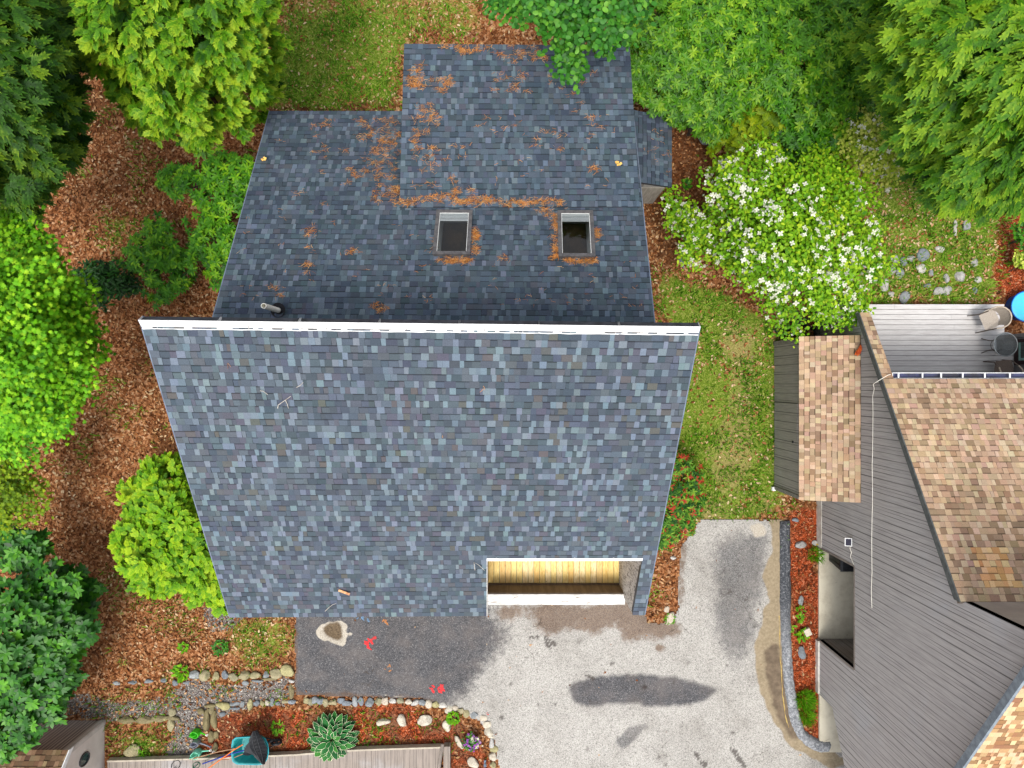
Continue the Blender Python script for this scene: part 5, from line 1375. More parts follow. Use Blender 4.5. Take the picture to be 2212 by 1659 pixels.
scatter('foliage', hv, hf, pp, dd, nn, np.array(ss), rng.normal(.42, .2, len(pp)), HM, ho, he)
m = MB()
for q in pp[::2]: m.tube([b + (q - b) * .1, b + (q - b) * [.6, .6, 0] + (0, 0, q[2] * .6), q], .008, 5)
m.build('leaf_stalk', LM['weed'] if False else pmat('green_stalk', A(90, 130, 60), A(70, 110, 50)), ho)

# a potted clump of purple flowers
b = P(1019, 1594); fp = thing('flower_pot', 'small pot of purple and white flowers at the corner of the mulch bed', 'flower pot', b)
m = MB(); m.lathe(b, [(.12, 0), (.16, .16), (.175, .17), (.175, .2), (.155, .2), (.15, .17), (0, .165)], 20); m.build('pot', pmat('black_pot', A(46, 42, 42), A(30, 28, 28), rough=.5), fp)
C_, R_ = np.array([b + (0, 0, .2)]), np.array([[.24, .24, .14]])
p_, o_ = crown_points(C_, R_, 70, (.7, 1.05), -.1); G = foliage('plate', p_, o_, 5, .06, .03, .4, .3)
scatter('foliage', OVAL[0], OVAL[1], *G, LM['round'], fp)
p_, o_ = crown_points(C_ + np.array([.05, -.03, .03]), R_, 60, (1.0, 1.15), .1)
pm = leafmat('purple_petals', [(0, A(170, 70, 200)), (.6, A(206, 110, 226)), (.7, A(244, 236, 220)), (1, A(250, 244, 224))])
scatter('blossom', PETAL[0], PETAL[1], p_, nrm(rng.normal(size=p_.shape)), nrm(o_ + (0, 0, 1.0)), .035 * rng.uniform(.8, 1.3, len(p_)), rng.random(len(p_)), pm, fp)

# weeds and grass tufts that stand alone
def tuft(name, label, cat, u, v, r, n, mat, tmpl, L, kind='grass'):
    b = P(u, v); rr = r * (H / F)
    a = rng.uniform(0, 6.28, n); q = np.sqrt(rng.random(n)) * rr * .7
    pos = b + np.stack([q * np.cos(a), q * np.sin(a), np.full(n, .0) + (0 if kind == 'grass' else .06)], 1)
    a2 = a + rng.normal(0, .7, n); d = np.stack([np.cos(a2), np.sin(a2), rng.uniform(.1, .9, n)], 1)
    o = scatter(name, tmpl[0], tmpl[1], pos, d, np.tile([0, 0, 1.0], (n, 1)) + rng.normal(0, .15, (n, 3)), L * rng.uniform(.6, 1.2, n), rng.normal(.45, .25, n), mat)
    return tag(settle(o, b), label, cat)
tuft('grass_tuft', 'largest green grass tuft in the red mulch strip beside the kerb bend', 'grass tuft', 1738, 1510, 26, 420, LM['weed'], BLADE, .22)
tuft('grass_tuft', 'smaller grass tuft below the largest one in the red mulch strip', 'grass tuft', 1742, 1545, 20, 240, LM['weed'], BLADE, .2)
tuft('grass_tuft', 'ragged grass tuft at the carport corner next to the yellow nozzle', 'grass tuft', 1760, 1196, 20, 180, LM['weed'], BLADE, .2)
tuft('leafy_weed', 'broad leaved green weed in the red mulch beside the square paver', 'weed', 1731, 1369, 13, 46, LM['weed'], SLIM, .16, 'leaf')
for (u, v, lab) in ((1728, 1316, 'small pale weed in the red mulch below the upper blue grey stone'), (1707, 1353, 'small weed at the kerb side of the red mulch strip'), (1727, 1333, 'tiny weed in the middle of the red mulch strip')):
    tuft('leafy_weed', lab, 'weed', u, v, 9, 26, LM['weed'], SLIM, .11, 'leaf')
tuft('leafy_weed', 'bright green weed at the end of the short stone row', 'weed', 392, 1452, 20, 60, LM['weed'], OVAL, .12, 'leaf')
tuft('leafy_weed', 'bright green weed against the curved stone border near the flower pot', 'weed', 978, 1549, 17, 60, LM['weed'], OVAL, .10, 'leaf')
tuft('leafy_weed', 'low green seedling on the leaf litter beside the golden cypress', 'weed', 398, 1396, 12, 24, LM['weed'], OVAL, .11, 'leaf')
tuft('leafy_weed', 'blue green seedling patch below the corner of the front roof', 'weed', 478, 1398, 24, 70, LM['round'], OVAL, .10, 'leaf')
tuft('leafy_weed', 'green weed in the mulch bed between the wheelbarrow and the hosta', 'weed', 602, 1568, 18, 50, LM['weed'], SLIM, .12, 'leaf')
tuft('leafy_weed', 'green weed at the tip of the litter strip beside the notched roof corner', 'weed', 1446, 1335, 14, 50, LM['weed'], SLIM, .11, 'leaf')
tuft('leafy_weed', 'small fern like plant beside the shed wall', 'weed', 300, 1632, 16, 50, LM['weed'], SLIM, .12, 'leaf')
tuft('leafy_weed', 'green weed on the litter between the bump-out and the dogwood', 'weed', 1482, 400, 12, 40, LM['laurel'], OVAL, .11, 'leaf')
# ------------------------------------------------------------------ stones
def stone_mat(name, c1, c2, c3):
    t = NT(name); v = t.obj()
    r = t.n('ObjectInfo').outputs['Random']
    c = t.mix(t.smooth(t.noise(7, 6, .65, v), .35, .65), t.ramp(r, [(0, c1), (.5, c2), (1, c3)]), t.ramp(r, [(0, tuple(x * .72 for x in c1[:3]) + (1,)), (1, tuple(x * .75 for x in c3[:3]) + (1,))]))
    c = t.mix(t.smooth(t.noise(16, 6, .75, v), .5, .68), c, t.mix(1, c, (.58, .57, .54, 1), 'MULTIPLY'))
    return t.pbr(c, .9, .2, t.bump(t.noise(20, 7, .75, v), .9, .02))
ST = {'tan': stone_mat('tan_fieldstone', A(186, 178, 128), A(172, 160, 128), A(156, 152, 126)), 'grey': stone_mat('blue_grey_stone', A(142, 150, 158), A(122, 130, 138), A(164, 168, 168)),
      'pale': stone_mat('pale_stone', A(226, 216, 196), A(206, 202, 186), A(214, 198, 178)), 'brown': stone_mat('brown_wall_stone', A(144, 132, 96), A(128, 120, 90), A(150, 138, 104)),
      'white': stone_mat('whitish_stone', A(212, 208, 200), A(190, 188, 184), A(176, 174, 172))}
bmx = bmesh.new(); bmesh.ops.create_icosphere(bmx, subdivisions=3, radius=1.0); bmx.verts.ensure_lookup_table()
ICO_V = np.array([v.co[:] for v in bmx.verts]); ICO_F = [tuple(v.index for v in f.verts) for f in bmx.faces]; bmx.free()
def stone(u, v, w, h, kind, label, group, yaw=0.0, tall=.55, flat=.25, seed=None):
    r = np.random.default_rng(int(u * 7 + v * 13) if seed is None else seed)
    b = P(u, v, .06); sx, sy = w * (H - .06) / F / 2, h * (H - .06) / F / 2; sz = tall * min(sx, sy) + .02
    V = ICO_V.copy()
    for _ in range(12):          # planar cuts give the facets of broken stone
        n = nrm(r.normal(size=3)); d = r.uniform(.55, .92); s = V @ n; V = V - np.outer(np.maximum(s - d, 0), n)
    V = V * (1 + .05 * (r.random(len(V)) - .5))[:, None]
    V *= [sx * 1.36, sy * 1.36, sz * 1.15]; c, s = math.cos(yaw), math.sin(yaw)
    V = np.stack([V[:, 0] * c - V[:, 1] * s, V[:, 0] * s + V[:, 1] * c, V[:, 2] + sz * flat], 1) + np.array([b[0], b[1], 0])
    me = rawmesh('stone', V, np.array(ICO_F).ravel(), np.full(len(ICO_F), 3))
    o = link('stone', me, ST[kind])
    settle(o, (b[0], b[1], 0)); return tag(o, label, 'stone', group)
ORD = 'first second third fourth fifth sixth seventh eighth ninth tenth eleventh twelfth thirteenth fourteenth fifteenth sixteenth seventeenth eighteenth nineteenth twentieth twenty-first twenty-second twenty-third twenty-fourth twenty-fifth twenty-sixth'.split()
ADJ = {'tan': 'rounded tan', 'grey': 'blue grey', 'pale': 'pale angular', 'brown': 'flat brown', 'white': 'whitish'}
z1 = lambda x, y: ((500 + x / 5.4575) * .72, (2000 + y / 5.4575) * .72); s1 = .72 / 5.4575
z3 = lambda x, y: ((900 + x / 4.424) * .72, (2080 + y / 4.424) * .72); s3 = .72 / 4.424
z4 = lambda x, y: ((1300 + x / 6.53) * .72, (2050 + y / 6.53) * .72); s4 = .72 / 6.53
row1 = [(1965, 80, 190, 170, 'tan'), (1765, 125, 190, 130, 'tan'), (1615, 140, 90, 90, 'grey'), (1440, 155, 140, 100, 'tan'), (1255, 150, 155, 150, 'tan'), (1095, 185, 160, 115, 'tan'), (950, 140, 90, 110, 'grey'), (795, 170, 95, 125, 'tan'), (620, 160, 150, 150, 'tan'), (450, 140, 190, 120, 'grey'), (320, 275, 100, 50, 'grey'), (130, 270, 80, 90, 'grey')]
for k, (x, y, w, h, kd) in enumerate(row1):
    u, v = z1(x, y); stone(u, v, w * s1, h * s1, kd, f'{ADJ[kd]} stone, {ORD[k]} from the dark asphalt in the short stone row', 'stones of the short row above the gravel path')
low = [(2030, 250, 90, 60, 'white'), (1690, 218, 240, 40, 'brown'), (1470, 248, 170, 40, 'grey'), (1280, 280, 90, 60, 'grey')]
for k, (x, y, w, h, kd) in enumerate(low):
    u, v = z1(x, y); stone(u, v, w * s1, h * s1, kd, f'low {ADJ[kd]} slab, {ORD[k]} from the dark asphalt under the short stone row', 'low slabs under the short stone row', tall=.5)
u, v = z1(2030, 400); stone(u, v, 90 * s1, 210 * s1, 'brown', 'upright brown stone at the asphalt corner closing the gravel path', 'stones closing the gravel path')
arc = [(910, 655, 190, 120, 'tan', 1), (1105, 622, 150, 55, 'grey', 1), (1090, 700, 170, 45, 'grey', 1), (1235, 620, 65, 100, 'grey', 1), (1350, 640, 90, 150, 'tan', 1), (1465, 610, 85, 75, 'grey', 1), (1560, 605, 65, 75, 'tan', 1), (1640, 600, 70, 75, 'pale', 1), (1715, 590, 60, 110, 'grey', 1), (1815, 612, 70, 50, 'grey', 1), (1940, 585, 100, 60, 'tan', 1), (2045, 590, 110, 70, 'grey', 1),
       (75, 105, 75, 85, 'tan', 3), (135, 130, 55, 85, 'tan', 3), (190, 100, 85, 75, 'grey', 3), (262, 105, 80, 85, 'grey', 3), (340, 135, 98, 95, 'tan', 3), (435, 130, 88, 75, 'tan', 3), (540, 105, 85, 65, 'grey', 3), (625, 142, 125, 72, 'grey', 3), (728, 112, 72, 112, 'grey', 3), (800, 115, 72, 100, 'grey', 3), (920, 125, 108, 95, 'grey', 3), (1035, 120, 84, 88, 'tan', 3), (1130, 110, 84, 84, 'pale', 3), (1235, 105, 92, 64, 'white', 3)]
for k, (x, y, w, h, kd, zz) in enumerate(arc):
    (u, v), s = (z1(x, y), s1) if zz == 1 else (z3(x, y), s3)
    stone(u, v, w * s, h * s, kd, f'{ADJ[kd]} stone, {ORD[k]} along the border from the watering cans', 'stones edging the mulch bed')
arc2 = [(1330, 110, 80, 74, 'tan', 3), (1435, 120, 84, 60, 'pale', 3), (1522, 130, 95, 64, 'white', 3), (1625, 135, 84, 74, 'grey', 3), (1705, 150, 84, 88, 'pale', 3), (1800, 150, 92, 74, 'tan', 3), (1895, 165, 104, 78, 'white', 3), (1975, 225, 88, 108, 'pale', 3), (2050, 205, 84, 74, 'pale', 3), (2130, 235, 84, 80, 'tan', 3),
        (645, 598, 115, 132, 'tan', 4), (790, 632, 145, 132, 'grey', 4), (972, 690, 135, 110, 'pale', 4), (1045, 812, 142, 132, 'pale', 4), (1095, 960, 152, 155, 'pale', 4), (1140, 1066, 122, 56, 'pale', 4), (1142, 1190, 104, 172, 'white', 4), (1180, 1305, 142, 116, 'tan', 4), (1170, 1442, 132, 175, 'pale', 4), (1165, 1612, 112, 118, 'tan', 4)]
for k, (x, y, w, h, kd, zz) in enumerate(arc2[::-1]):
    (u, v), s = (z3(x, y), s3) if zz == 3 else (z4(x, y), s4)
    stone(u, v, w * s, h * s, kd, f'{ADJ[kd]} stone, {ORD[k]} along the curved border starting beside the flower pot end', 'stones edging the mulch bed', yaw=.5 if (x, y) == (1522, 130) else 0)
wall = [(650, 890, 118, 275, 'upper outer'), (765, 890, 95, 255, 'upper inner'), (700, 655, 155, 62, 'topmost flat'), (660, 742, 64, 72, 'small square'), (735, 732, 84, 112, 'squarish'), (560, 742, 125, 84, 'broad'), (725, 1165, 90, 170, 'lower outer'), (800, 1130, 60, 130, 'lower inner'), (780, 1330, 80, 130, 'lowest')]
for x, y, w, h, nm in wall:
    u, v = z1(x, y); stone(u, v, w * s1, h * s1, 'brown', f'{nm} brown stone of the little wall between watering cans and wheelbarrow', 'stones of the little wall', tall=.7)
u, v = z1(895, 788); stone(u, v, 95 * s1, 64 * s1, 'grey', 'blue grey stone on the mulch beside the little brown wall', 'stones edging the mulch bed')
for x, y, w, h, nm in ((75, 762, 105, 112, 'rounded tan stone topping the path edge across from the watering cans'), (75, 962, 115, 175, 'long tan stone below it along the path edge across from the watering cans'), (-60, 860, 110, 60, 'flat brown stone at the path end of the low edging by the shed')):
    u, v = z1(x, y); stone(u, v, w * s1, h * s1, 'tan', nm, 'stones along the path near the shed')
for k, (u, v, w, h) in enumerate(((372, 1553, 24, 11), (345, 1554, 30, 13), (310, 1556, 34, 13), (272, 1557, 36, 14))):
    stone(u, v, w, h, 'brown', f'flat mossy edging stone, {ORD[k]} from the gravel path toward the shed', 'mossy edging stones by the shed')
stone(284, 1625, 28, 26, 'tan', 'tan stone lying in the litter between the shed and the gravel path', None, .4)
for k, (u, v, w, h, lab) in enumerate(((250, 1477, 16, 7, 'dark flat stone at the shed side end of the sunken litter edge'), (285, 1476, 18, 8, 'dark flat stone second from the shed side along the litter edge'), (318, 1473, 18, 7, 'dark flat stone third along the sunken litter edge'), (352, 1471, 16, 7, 'dark flat stone at the weed end of the sunken litter edge'))):
    stone(u, v, w, h, 'grey', lab, 'dark stones along the litter edge')
for x, y, w, h, ya, lab in ((1085, 388, 175, 84, .0, 'oval grey tan stone nearest the hosta in the mulch bed'), (1352, 368, 105, 135, .5, 'pale pointed stone second from the hosta in the mulch bed'), (1655, 352, 172, 128, .2, 'largest pale stone in the middle of the mulch bed'), (1945, 445, 92, 118, .1, 'pale diamond shaped stone near the flower pot'), (2105, 650, 80, 165, .5, 'narrow pale stone leaning by the flower pot')):
    u, v = z3(x, y); stone(u, v, w * s3, h * s3, 'pale', lab, 'loose stones in the mulch bed', ya)
u, v = z4(780, 1572); stone(u, v, 150 * s4, 190 * s4, 'pale', 'pale stone beside the end of the plank walkway', 'loose stones in the mulch bed', .8)
for u, v, w, h, kd, ya, lab in ((1730, 1176, 21, 14, 'white', .1, 'whitish oval stone at the head of the red mulch strip'), (1763, 1174, 12, 10, 'white', 0, 'small whitish stone by the yellow nozzle'), (1731, 1300, 10, 19, 'grey', -.2, 'upper blue grey stone in the middle of the red mulch strip'), (1734, 1411, 13, 24, 'grey', .1, 'lower blue grey stone in the red mulch strip'), (1720, 1124, 12, 8, 'grey', 0, 'small grey stone at the top of the kerb')):
    stone(u, v, w, h, kd, lab, 'stones in the red mulch strip', ya)
stone(1448, 1338, 14, 27, 'pale', 'large pale boulder at the tip of the litter strip beside the notched roof', None, -.25)
stone(1441, 1318, 10, 12, 'pale', 'small pale stone above the boulder beside the notched roof', None); stone(1455, 1206, 10, 7, 'white', 'white stone under the red leaved shrub', None)
stone(1520, 302, 22, 13, 'grey', 'flat grey stone at the foot of the yellow olive cypress', None, -.5); stone(1473, 563, 9, 26, 'grey', 'slim grey stone on end beside the bump-out', None, .3)
stone(523, 1283, 12, 12, 'white', 'white stone on the pebbly patch under the golden cypress', None)
z8 = lambda x, y: ((2500 + x / 2.22) * .72, (650 + y / 2.22) * .72); s8 = .72 / 2.22
lawn = [(605, 258, 66, 76, 'big square pale'), (590, 340, 62, 52, 'flat pale'), (412, 286, 60, 54, 'grey wedge shaped'), (476, 296, 44, 48, 'small whitish'), (522, 276, 62, 36, 'slanting grey'), (402, 358, 36, 62, 'upright oval'), (450, 380, 46, 62, 'leaning oval'), (350, 456, 46, 84, 'tall narrow'), (395, 512, 38, 32, 'small round'), (485, 540, 62, 70, 'split cluster'), (712, 498, 70, 48, 'long low grey'), (762, 490, 60, 46, 'humped grey'), (636, 457, 42, 26, 'little flat'), (950, 302, 42, 46, 'pale square'), (972, 422, 42, 42, 'pinkish'), (952, 492, 26, 36, 'bluish'), (850, 400, 60, 62, 'rough pinkish'), (762, 412, 30, 52, 'thin upright'), (656, 372, 30, 46, 'thin grey'), (274, 412, 42, 44, 'shaded grey'), (720, 215, 60, 40, 'rough brown grey'), (890, 60, 50, 60, 'half buried grey'), (822, 70, 24, 90, 'thin weathered'), (225, 320, 40, 60, 'leaf covered')]
PLACE = ['in the rocky lawn beyond the deck']
for k, (x, y, w, h, nm) in enumerate(lawn):
    u, v = z8(x, y); stone(u, v, w * s8, h * s8, 'white' if k % 3 else 'grey', f'{nm} stone in the rocky lawn beyond the deck', 'stones in the rocky lawn', random.uniform(-.3, .3), .45, .0)

# ------------------------------------------------------------------ wheelbarrow, tools and watering cans
zt = lambda x, y, z=0.0: P(*z1(x, y), z)
TEAL = pmat('teal_plastic', A(40, 150, 150), A(30, 130, 132), 5, rough=.4, bump=.06)
wb = thing('wheelbarrow', 'teal wheelbarrow tray parked on the plank walkway full of tools', 'wheelbarrow', P(541, 1622, 0))
m = MB(); z0, z_ = .32, .62
oc = [zt(x, y, z_) for x, y in ((1075, 1290), (1090, 1210), (1140, 1170), (1320, 1160), (1520, 1150), (1610, 1190), (1650, 1280), (1660, 1400), (1640, 1500), (1590, 1585), (1480, 1600), (1160, 1590), (1095, 1550), (1075, 1480))]
cen = sum(oc) / len(oc); n = len(oc)
def rg(k, z): return [np.array([cen[0] + (p[0] - cen[0]) * k, cen[1] + (p[1] - cen[1]) * k, z]) for p in oc]
rr = [rg(.70, z0), rg(.98, z_ - .01), rg(1.03, z_ + .004), rg(1.03, z_ - .02), rg(.72, z0 - .02)]
ri = [rg(.93, z_ - .01), rg(.66, z0 + .02)]
allr = [rr[4], rr[3], rr[2], rg(.97, z_ + .004), ri[0], ri[1]]
m.add([q for r in allr for q in r], [(i * n + (k + 1) % n, i * n + k, (i + 1) * n + k, (i + 1) * n + (k + 1) % n) for i in range(5) for k in range(n)] + [tuple(range(n)), tuple(5 * n + k for k in reversed(range(n)))][0:2])
m.build('tray', TEAL, wb)
m = MB(); m.tube(rg(1.03, z_) + rg(1.03, z_)[:1], .014, 6); m.build('tray_rim', pmat('light_teal_rim', A(40, 176, 190), A(30, 160, 176), rough=.4), wb)
m = MB(); hx = cen[0]
for s in (-1, 1):
    m.tube([(hx + .62, cen[1] + s * .06, .17), (hx + .25, cen[1] + s * .2, .29), (hx - .35, cen[1] + s * .23, .30), (hx - .42, cen[1] + s * .2, .31)], .016, 8)
    m.tube([(hx - .2, cen[1] + s * .22, .29), (hx - .24, cen[1] + s * .23, .22)], .014, 6)
m.build('frame', pmat('dark_steel', A(60, 62, 66), A(44, 46, 50), rough=.5, metal=.5), wb)
m = MB(); c = (hx + .62, cen[1], .17)
m.tube([(c[0] + .13 * math.cos(a), c[1], c[2] + .13 * math.sin(a)) for a in np.linspace(0, 2 * math.pi, 25)], .04, 8); m.tube([(c[0], c[1] - .06, c[2]), (c[0], c[1] + .06, c[2])], .04, 10); m.build('wheel', BL, wb)
def tool(name, label, cat, pth, r, mat, seg=7):
    m = MB(); m.tube(pth, r, seg); o = m.build(name, mat); return tag(settle(o, pth[0]), label, cat)
WOODH = pmat('worn_wood_handle', A(188, 150, 116), A(150, 110, 80), 12, bump=.3)
ORH = pmat('orange_wood_handle', A(236, 128, 50), A(206, 104, 40), 12, rough=.5)
BLH = pmat('blue_plastic_handle', A(36, 64, 160), A(28, 48, 130), 12, rough=.5)
rk = tool('leaf_rake', 'black plastic leaf rake resting in the teal wheelbarrow with an orange handle', 'rake', [zt(660, 1680, .42), zt(900, 1510, .55), zt(1080, 1375, .66), zt(1250, 1275, .76)], .017, ORH)
m = MB(); K = 26      # ribbed fan head, standing on edge
hd = [zt(1415, 1060, .95), zt(1400, 1180, .92), zt(1430, 1330, .88), zt(1500, 1480, .84), zt(1560, 1590, .8)]
tl = [zt(1480, 1040, .84), zt(1580, 1200, .80), zt(1640, 1340, .74), zt(1640, 1480, .7), zt(1600, 1600, .68)]
def samp(L, t):
    x = t * (len(L) - 1); i = min(int(x), len(L) - 2); f = x - i; return L[i] * (1 - f) + L[i + 1] * f
for k in range(K):
    t = k / (K - 1); a, b = samp(hd, t), samp(tl, t); root = zt(1290, 1330, .80)
    m.tube([root + (a - root) * .55, a, a * .5 + b * .5 + (0, 0, .02), b, b - (0, 0, .06)], [.010, .009, .008, .007, .005], 5)
m.tube([samp(hd, t) for t in np.linspace(0, 1, 12)], .014, 6); m.tube([samp(hd, t) * .5 + samp(tl, t) * .5 + (0, 0, .02) for t in np.linspace(0, 1, 12)], .010, 6)
nS = 14; g_ = [samp(hd, k / (nS - 1)) * (1 - q) + samp(tl, k / (nS - 1)) * q + (0, 0, .012 * math.sin(3.14 * q) - .01) for k in range(nS) for q in (0, .5, 1)]
m.add(g_, [(k * 3 + q, k * 3 + q + 1, k * 3 + q + 4, k * 3 + q + 3) for k in range(nS - 1) for q in (0, 1)])
m.add([zt(1290, 1300, .78), zt(1400, 1180, .9), zt(1430, 1330, .87), zt(1500, 1480, .83), zt(1290, 1400, .76)], [(0, 1, 2), (0, 2, 3, 4)])
m.build('rake_head', BL, rk)
sc_ = tool('shovel', 'black bladed shovel with a blue handle lying in the teal wheelbarrow', 'shovel', [zt(590, 1590, .30), zt(760, 1530, .42), zt(900, 1480, .5), zt(1080, 1420, .62), zt(1270, 1370, .70)], .020, BLH)
m = MB(); gr = []
for i in range(7):
    for j in range(7):
        f, s = i / 6, (j / 6 - .5) * 2; wdt = .115 * (1 - .5 * max(0, f - .55) / .45)
        p = zt(1270, 1370, .71) * (1 - f) + zt(1420, 1390, .74) * f; d = nrm(zt(1420, 1390) - zt(1270, 1370)); nn_ = np.array([-d[1], d[0], 0])
        gr.append(p + nn_ * s * wdt + np.array([0, 0, .045 * s * s]))
m.add(gr, [(i * 7 + j, (i + 1) * 7 + j, (i + 1) * 7 + j + 1, i * 7 + j + 1) for i in range(6) for j in range(6)], smooth=True)
m.build('blade', pmat('black_steel_blade', A(40, 42, 48), A(28, 30, 34), rough=.35), sc_)
tool('wooden_pole', 'long brown wooden pole slanting over the green watering can into the wheelbarrow', 'pole', [zt(380, 1520, .3), zt(620, 1455, .5), zt(860, 1390, .62), zt(1130, 1340, .68)], .015, WOODH)
tool('wooden_stick', 'short crooked pale stick in the open end of the wheelbarrow', 'stick', [zt(900, 1525, .4), zt(1020, 1520, .5), zt(1150, 1470, .64), zt(1250, 1430, .68)], .012, WOODH)
tool('trowel', 'red tool shaft between the blue and orange handles', 'tool', [zt(920, 1500, .46), zt(1020, 1470, .52), zt(1090, 1462, .56)], .016, pmat('red_plastic', A(190, 50, 40), A(160, 40, 34), rough=.5))
wl_ = MB(); wl_.tube([zt(75, 1660, .24), zt(80, 1600, .3), zt(120, 1550, .36), (zt(190, 1530, .38)), zt(225, 1570, .36), zt(215, 1620, .3), zt(190, 1665, .24)], .011, 6); wl_.tube([zt(120, 1660, .24), zt(150, 1645, .28), zt(165, 1665, .24)], .010, 6)
tag(settle(wl_.build('wire_hoop', pmat('black_wire', A(34, 32, 30), A(24, 22, 22), rough=.5)), zt(150, 1660, .24)), 'black wire plant hoop standing at the edge of the plank walkway', 'wire hoop')
def can(label, cx, cy, r, h, mat, sp, yaw, mat_in, base=0.0):
    b = zt(cx, cy, base); th = thing('watering_can', label, 'watering can', b, 'watering cans by the little wall')
    m = MB(); m.lathe(b, [(0, 0), (r * .95, 0), (r, h * .12), (r * .92, h), (r * .84, h + .012), (r * .78, h - .01), (r * .80, h * .35), (0, h * .33)], 22, sx=1.1, sy=.86, yaw=yaw); m.build('can_body', mat, th)
    e = zt(*sp, base + h * .95); d = nrm((e - b) * [1, 1, 0]); st_ = b + d * r * .8 + (0, 0, h * .25)
    m = MB(); m.tube([st_, st_ * .5 + e * .5 + (0, 0, -.01), e], [.03, .022, .018], 8); s_ = m.build('spout', mat, th)
    m = MB(); m.tube([e, e + d * .05 + (0, 0, .015)], [.02, .042], 12); m.build('rose', mat_in, s_)
    m = MB(); q = np.array([-d[0], -d[1], 0]); m.tube([b + d * r * .55 + (0, 0, h), b + (0, 0, h + .09), b + q * r * .9 + (0, 0, h + .06), b + q * r * 1.25 + (0, 0, h * .6), b + q * r * .95 + (0, 0, h * .2)], .013, 8); m.build('handle', mat, th)
pl_ = lambda n, c1, c2: pmat(n, c1, c2, 6, rough=.38, bump=.05)
GRN, GRY, MNT, DKG = pl_('lime_plastic', A(90, 222, 40), A(70, 200, 40)), pl_('grey_plastic', A(150, 152, 164), A(130, 132, 146)), pl_('mint_plastic', A(140, 226, 196), A(120, 210, 180)), pl_('dark_green_plastic', A(20, 104, 76), A(16, 84, 62))
can('lime green watering can on the gravel by the little stone wall', 505, 1060, .125, .24, GRN, (640, 1120), -.3, PVC)
can('round grey watering can below the lime green one', 500, 1225, .115, .22, GRY, (700, 1310), 0, GRY)
can('pale mint watering can next to the grey one', 520, 1390, .135, .26, MNT, (700, 1375), .35, PVC)
can('dark green watering can under the brown pole', 545, 1545, .12, .24, DKG, (750, 1410), .5, PVC)
p = P(458, 1601 - 0) if False else z4(1018, 1540); b = P(*p)
m = MB(); m.lathe(b, [(0, 0), (.012, 0), (.012, .18), (.05, .19), (.05, .215), (.02, .24), (0, .24)], 14); m.tube([b + (0, .02, .21), b + (0, .17, .2)], .035, 10)
tag(settle(m.build('path_light', pmat('black_solar_light', A(40, 44, 52), A(110, 130, 150), 20, rough=.3)), b), 'little black solar path light near the border corner stones', 'path light')
b = zt(1680, 1230, .3); m = MB(); m.tube([b + (-.06, -.02, .1), b, b + (.05, .02, -.02)], [.03, .04, .045], 10); m.tube([b + (.05, .02, -.02), b + (.1, .035, -.02)], [.05, .035], 10)
tag(settle(m.build('torch', BL), b), 'black torch with a pale collar sticking out beyond the wheelbarrow rim', 'torch')

# ------------------------------------------------------------------ pine needles on the roofs
NEED = leafmat('fallen_pine_needles', [(0, A(132, 80, 44)), (.35, A(204, 124, 60)), (.75, A(236, 168, 100)), (1, A(246, 212, 164))], .15, .8, .1)
pos, dr_, nn_, ss_ = [], [], [], []
def clump(u, v, plane, n=26, rx=10, ry=5, lift=.02):
    if plane is PL_DORM and v > 446: plane = PL_REAR
    for _ in range(max(2, int(n * .8))):
        p = hit(u + random.gauss(0, rx * .5), v + random.gauss(0, ry * .5), plane) + plane[1] * random.uniform(.012, lift + .02)
        a = random.uniform(0, 6.28); pos.append(p); e = nrm(np.cross(plane[1], (0, 1, .01))); f = np.cross(e, plane[1])
        dr_.append(e * math.cos(a) + f * math.sin(a) * .6); nn_.append(plane[1] + np.random.default_rng(len(pos)).normal(0, .25, 3)); ss_.append(random.uniform(.045, .105))
for (u0, v0, u1, v1, k, n) in ((680, 250, 780, 330, 7, 18), (770, 250, 862, 300, 18, 22), (790, 290, 862, 360, 26, 24), (750, 360, 860, 400, 14, 24), (810, 400, 860, 440, 12, 26), (655, 480, 680, 590, 9, 20), (585, 280, 720, 480, 8, 10), (480, 450, 900, 660, 26, 4), (800, 655, 835, 675, 6, 20), (590, 600, 610, 650, 4, 14), (755, 530, 775, 545, 3, 20), (890, 540, 935, 660, 5, 5), (1040, 560, 1400, 670, 30, 3), (1080, 555, 1100, 565, 2, 20)):
    for _ in range(k): clump(random.uniform(u0, u1), random.uniform(v0, v1), PL_REAR, n)
for u in np.arange(850, 1220, 7):
    d = 1.0 if not (960 < u < 975 or 1078 < u < 1090) else .25
    clump(u, 438 + random.uniform(-6, 4) - (8 if 900 < u < 980 else 0), PL_DORM, int(26 * d * random.uniform(.4, 1.5)), 11, 6)
for (u0, v0, u1, v1, k, n) in ((1165, 425, 1185, 465, 6, 26), (1190, 430, 1290, 445, 8, 12)):
    for _ in range(k): clump(random.uniform(u0, u1), random.uniform(v0, v1), PL_REAR, n)
for (u0, v0, u1, v1, k, n) in ((950, 98, 1060, 115, 14, 26), (1060, 98, 1180, 135, 16, 22), (885, 140, 960, 195, 12, 20), (880, 160, 975, 200, 16, 24), (905, 220, 935, 240, 4, 20), (890, 245, 950, 330, 16, 22), (890, 255, 1040, 345, 10, 12), (1060, 140, 1290, 210, 22, 14), (890, 330, 1000, 420, 14, 10), (1040, 220, 1330, 300, 14, 10), (1150, 300, 1230, 330, 4, 12), (1270, 360, 1290, 368, 3, 22), (930, 410, 1060, 436, 10, 24), (1000, 250, 1350, 430, 26, 3)):
    for _ in range(k): clump(random.uniform(u0, u1), random.uniform(v0, v1), PL_DORM, n)
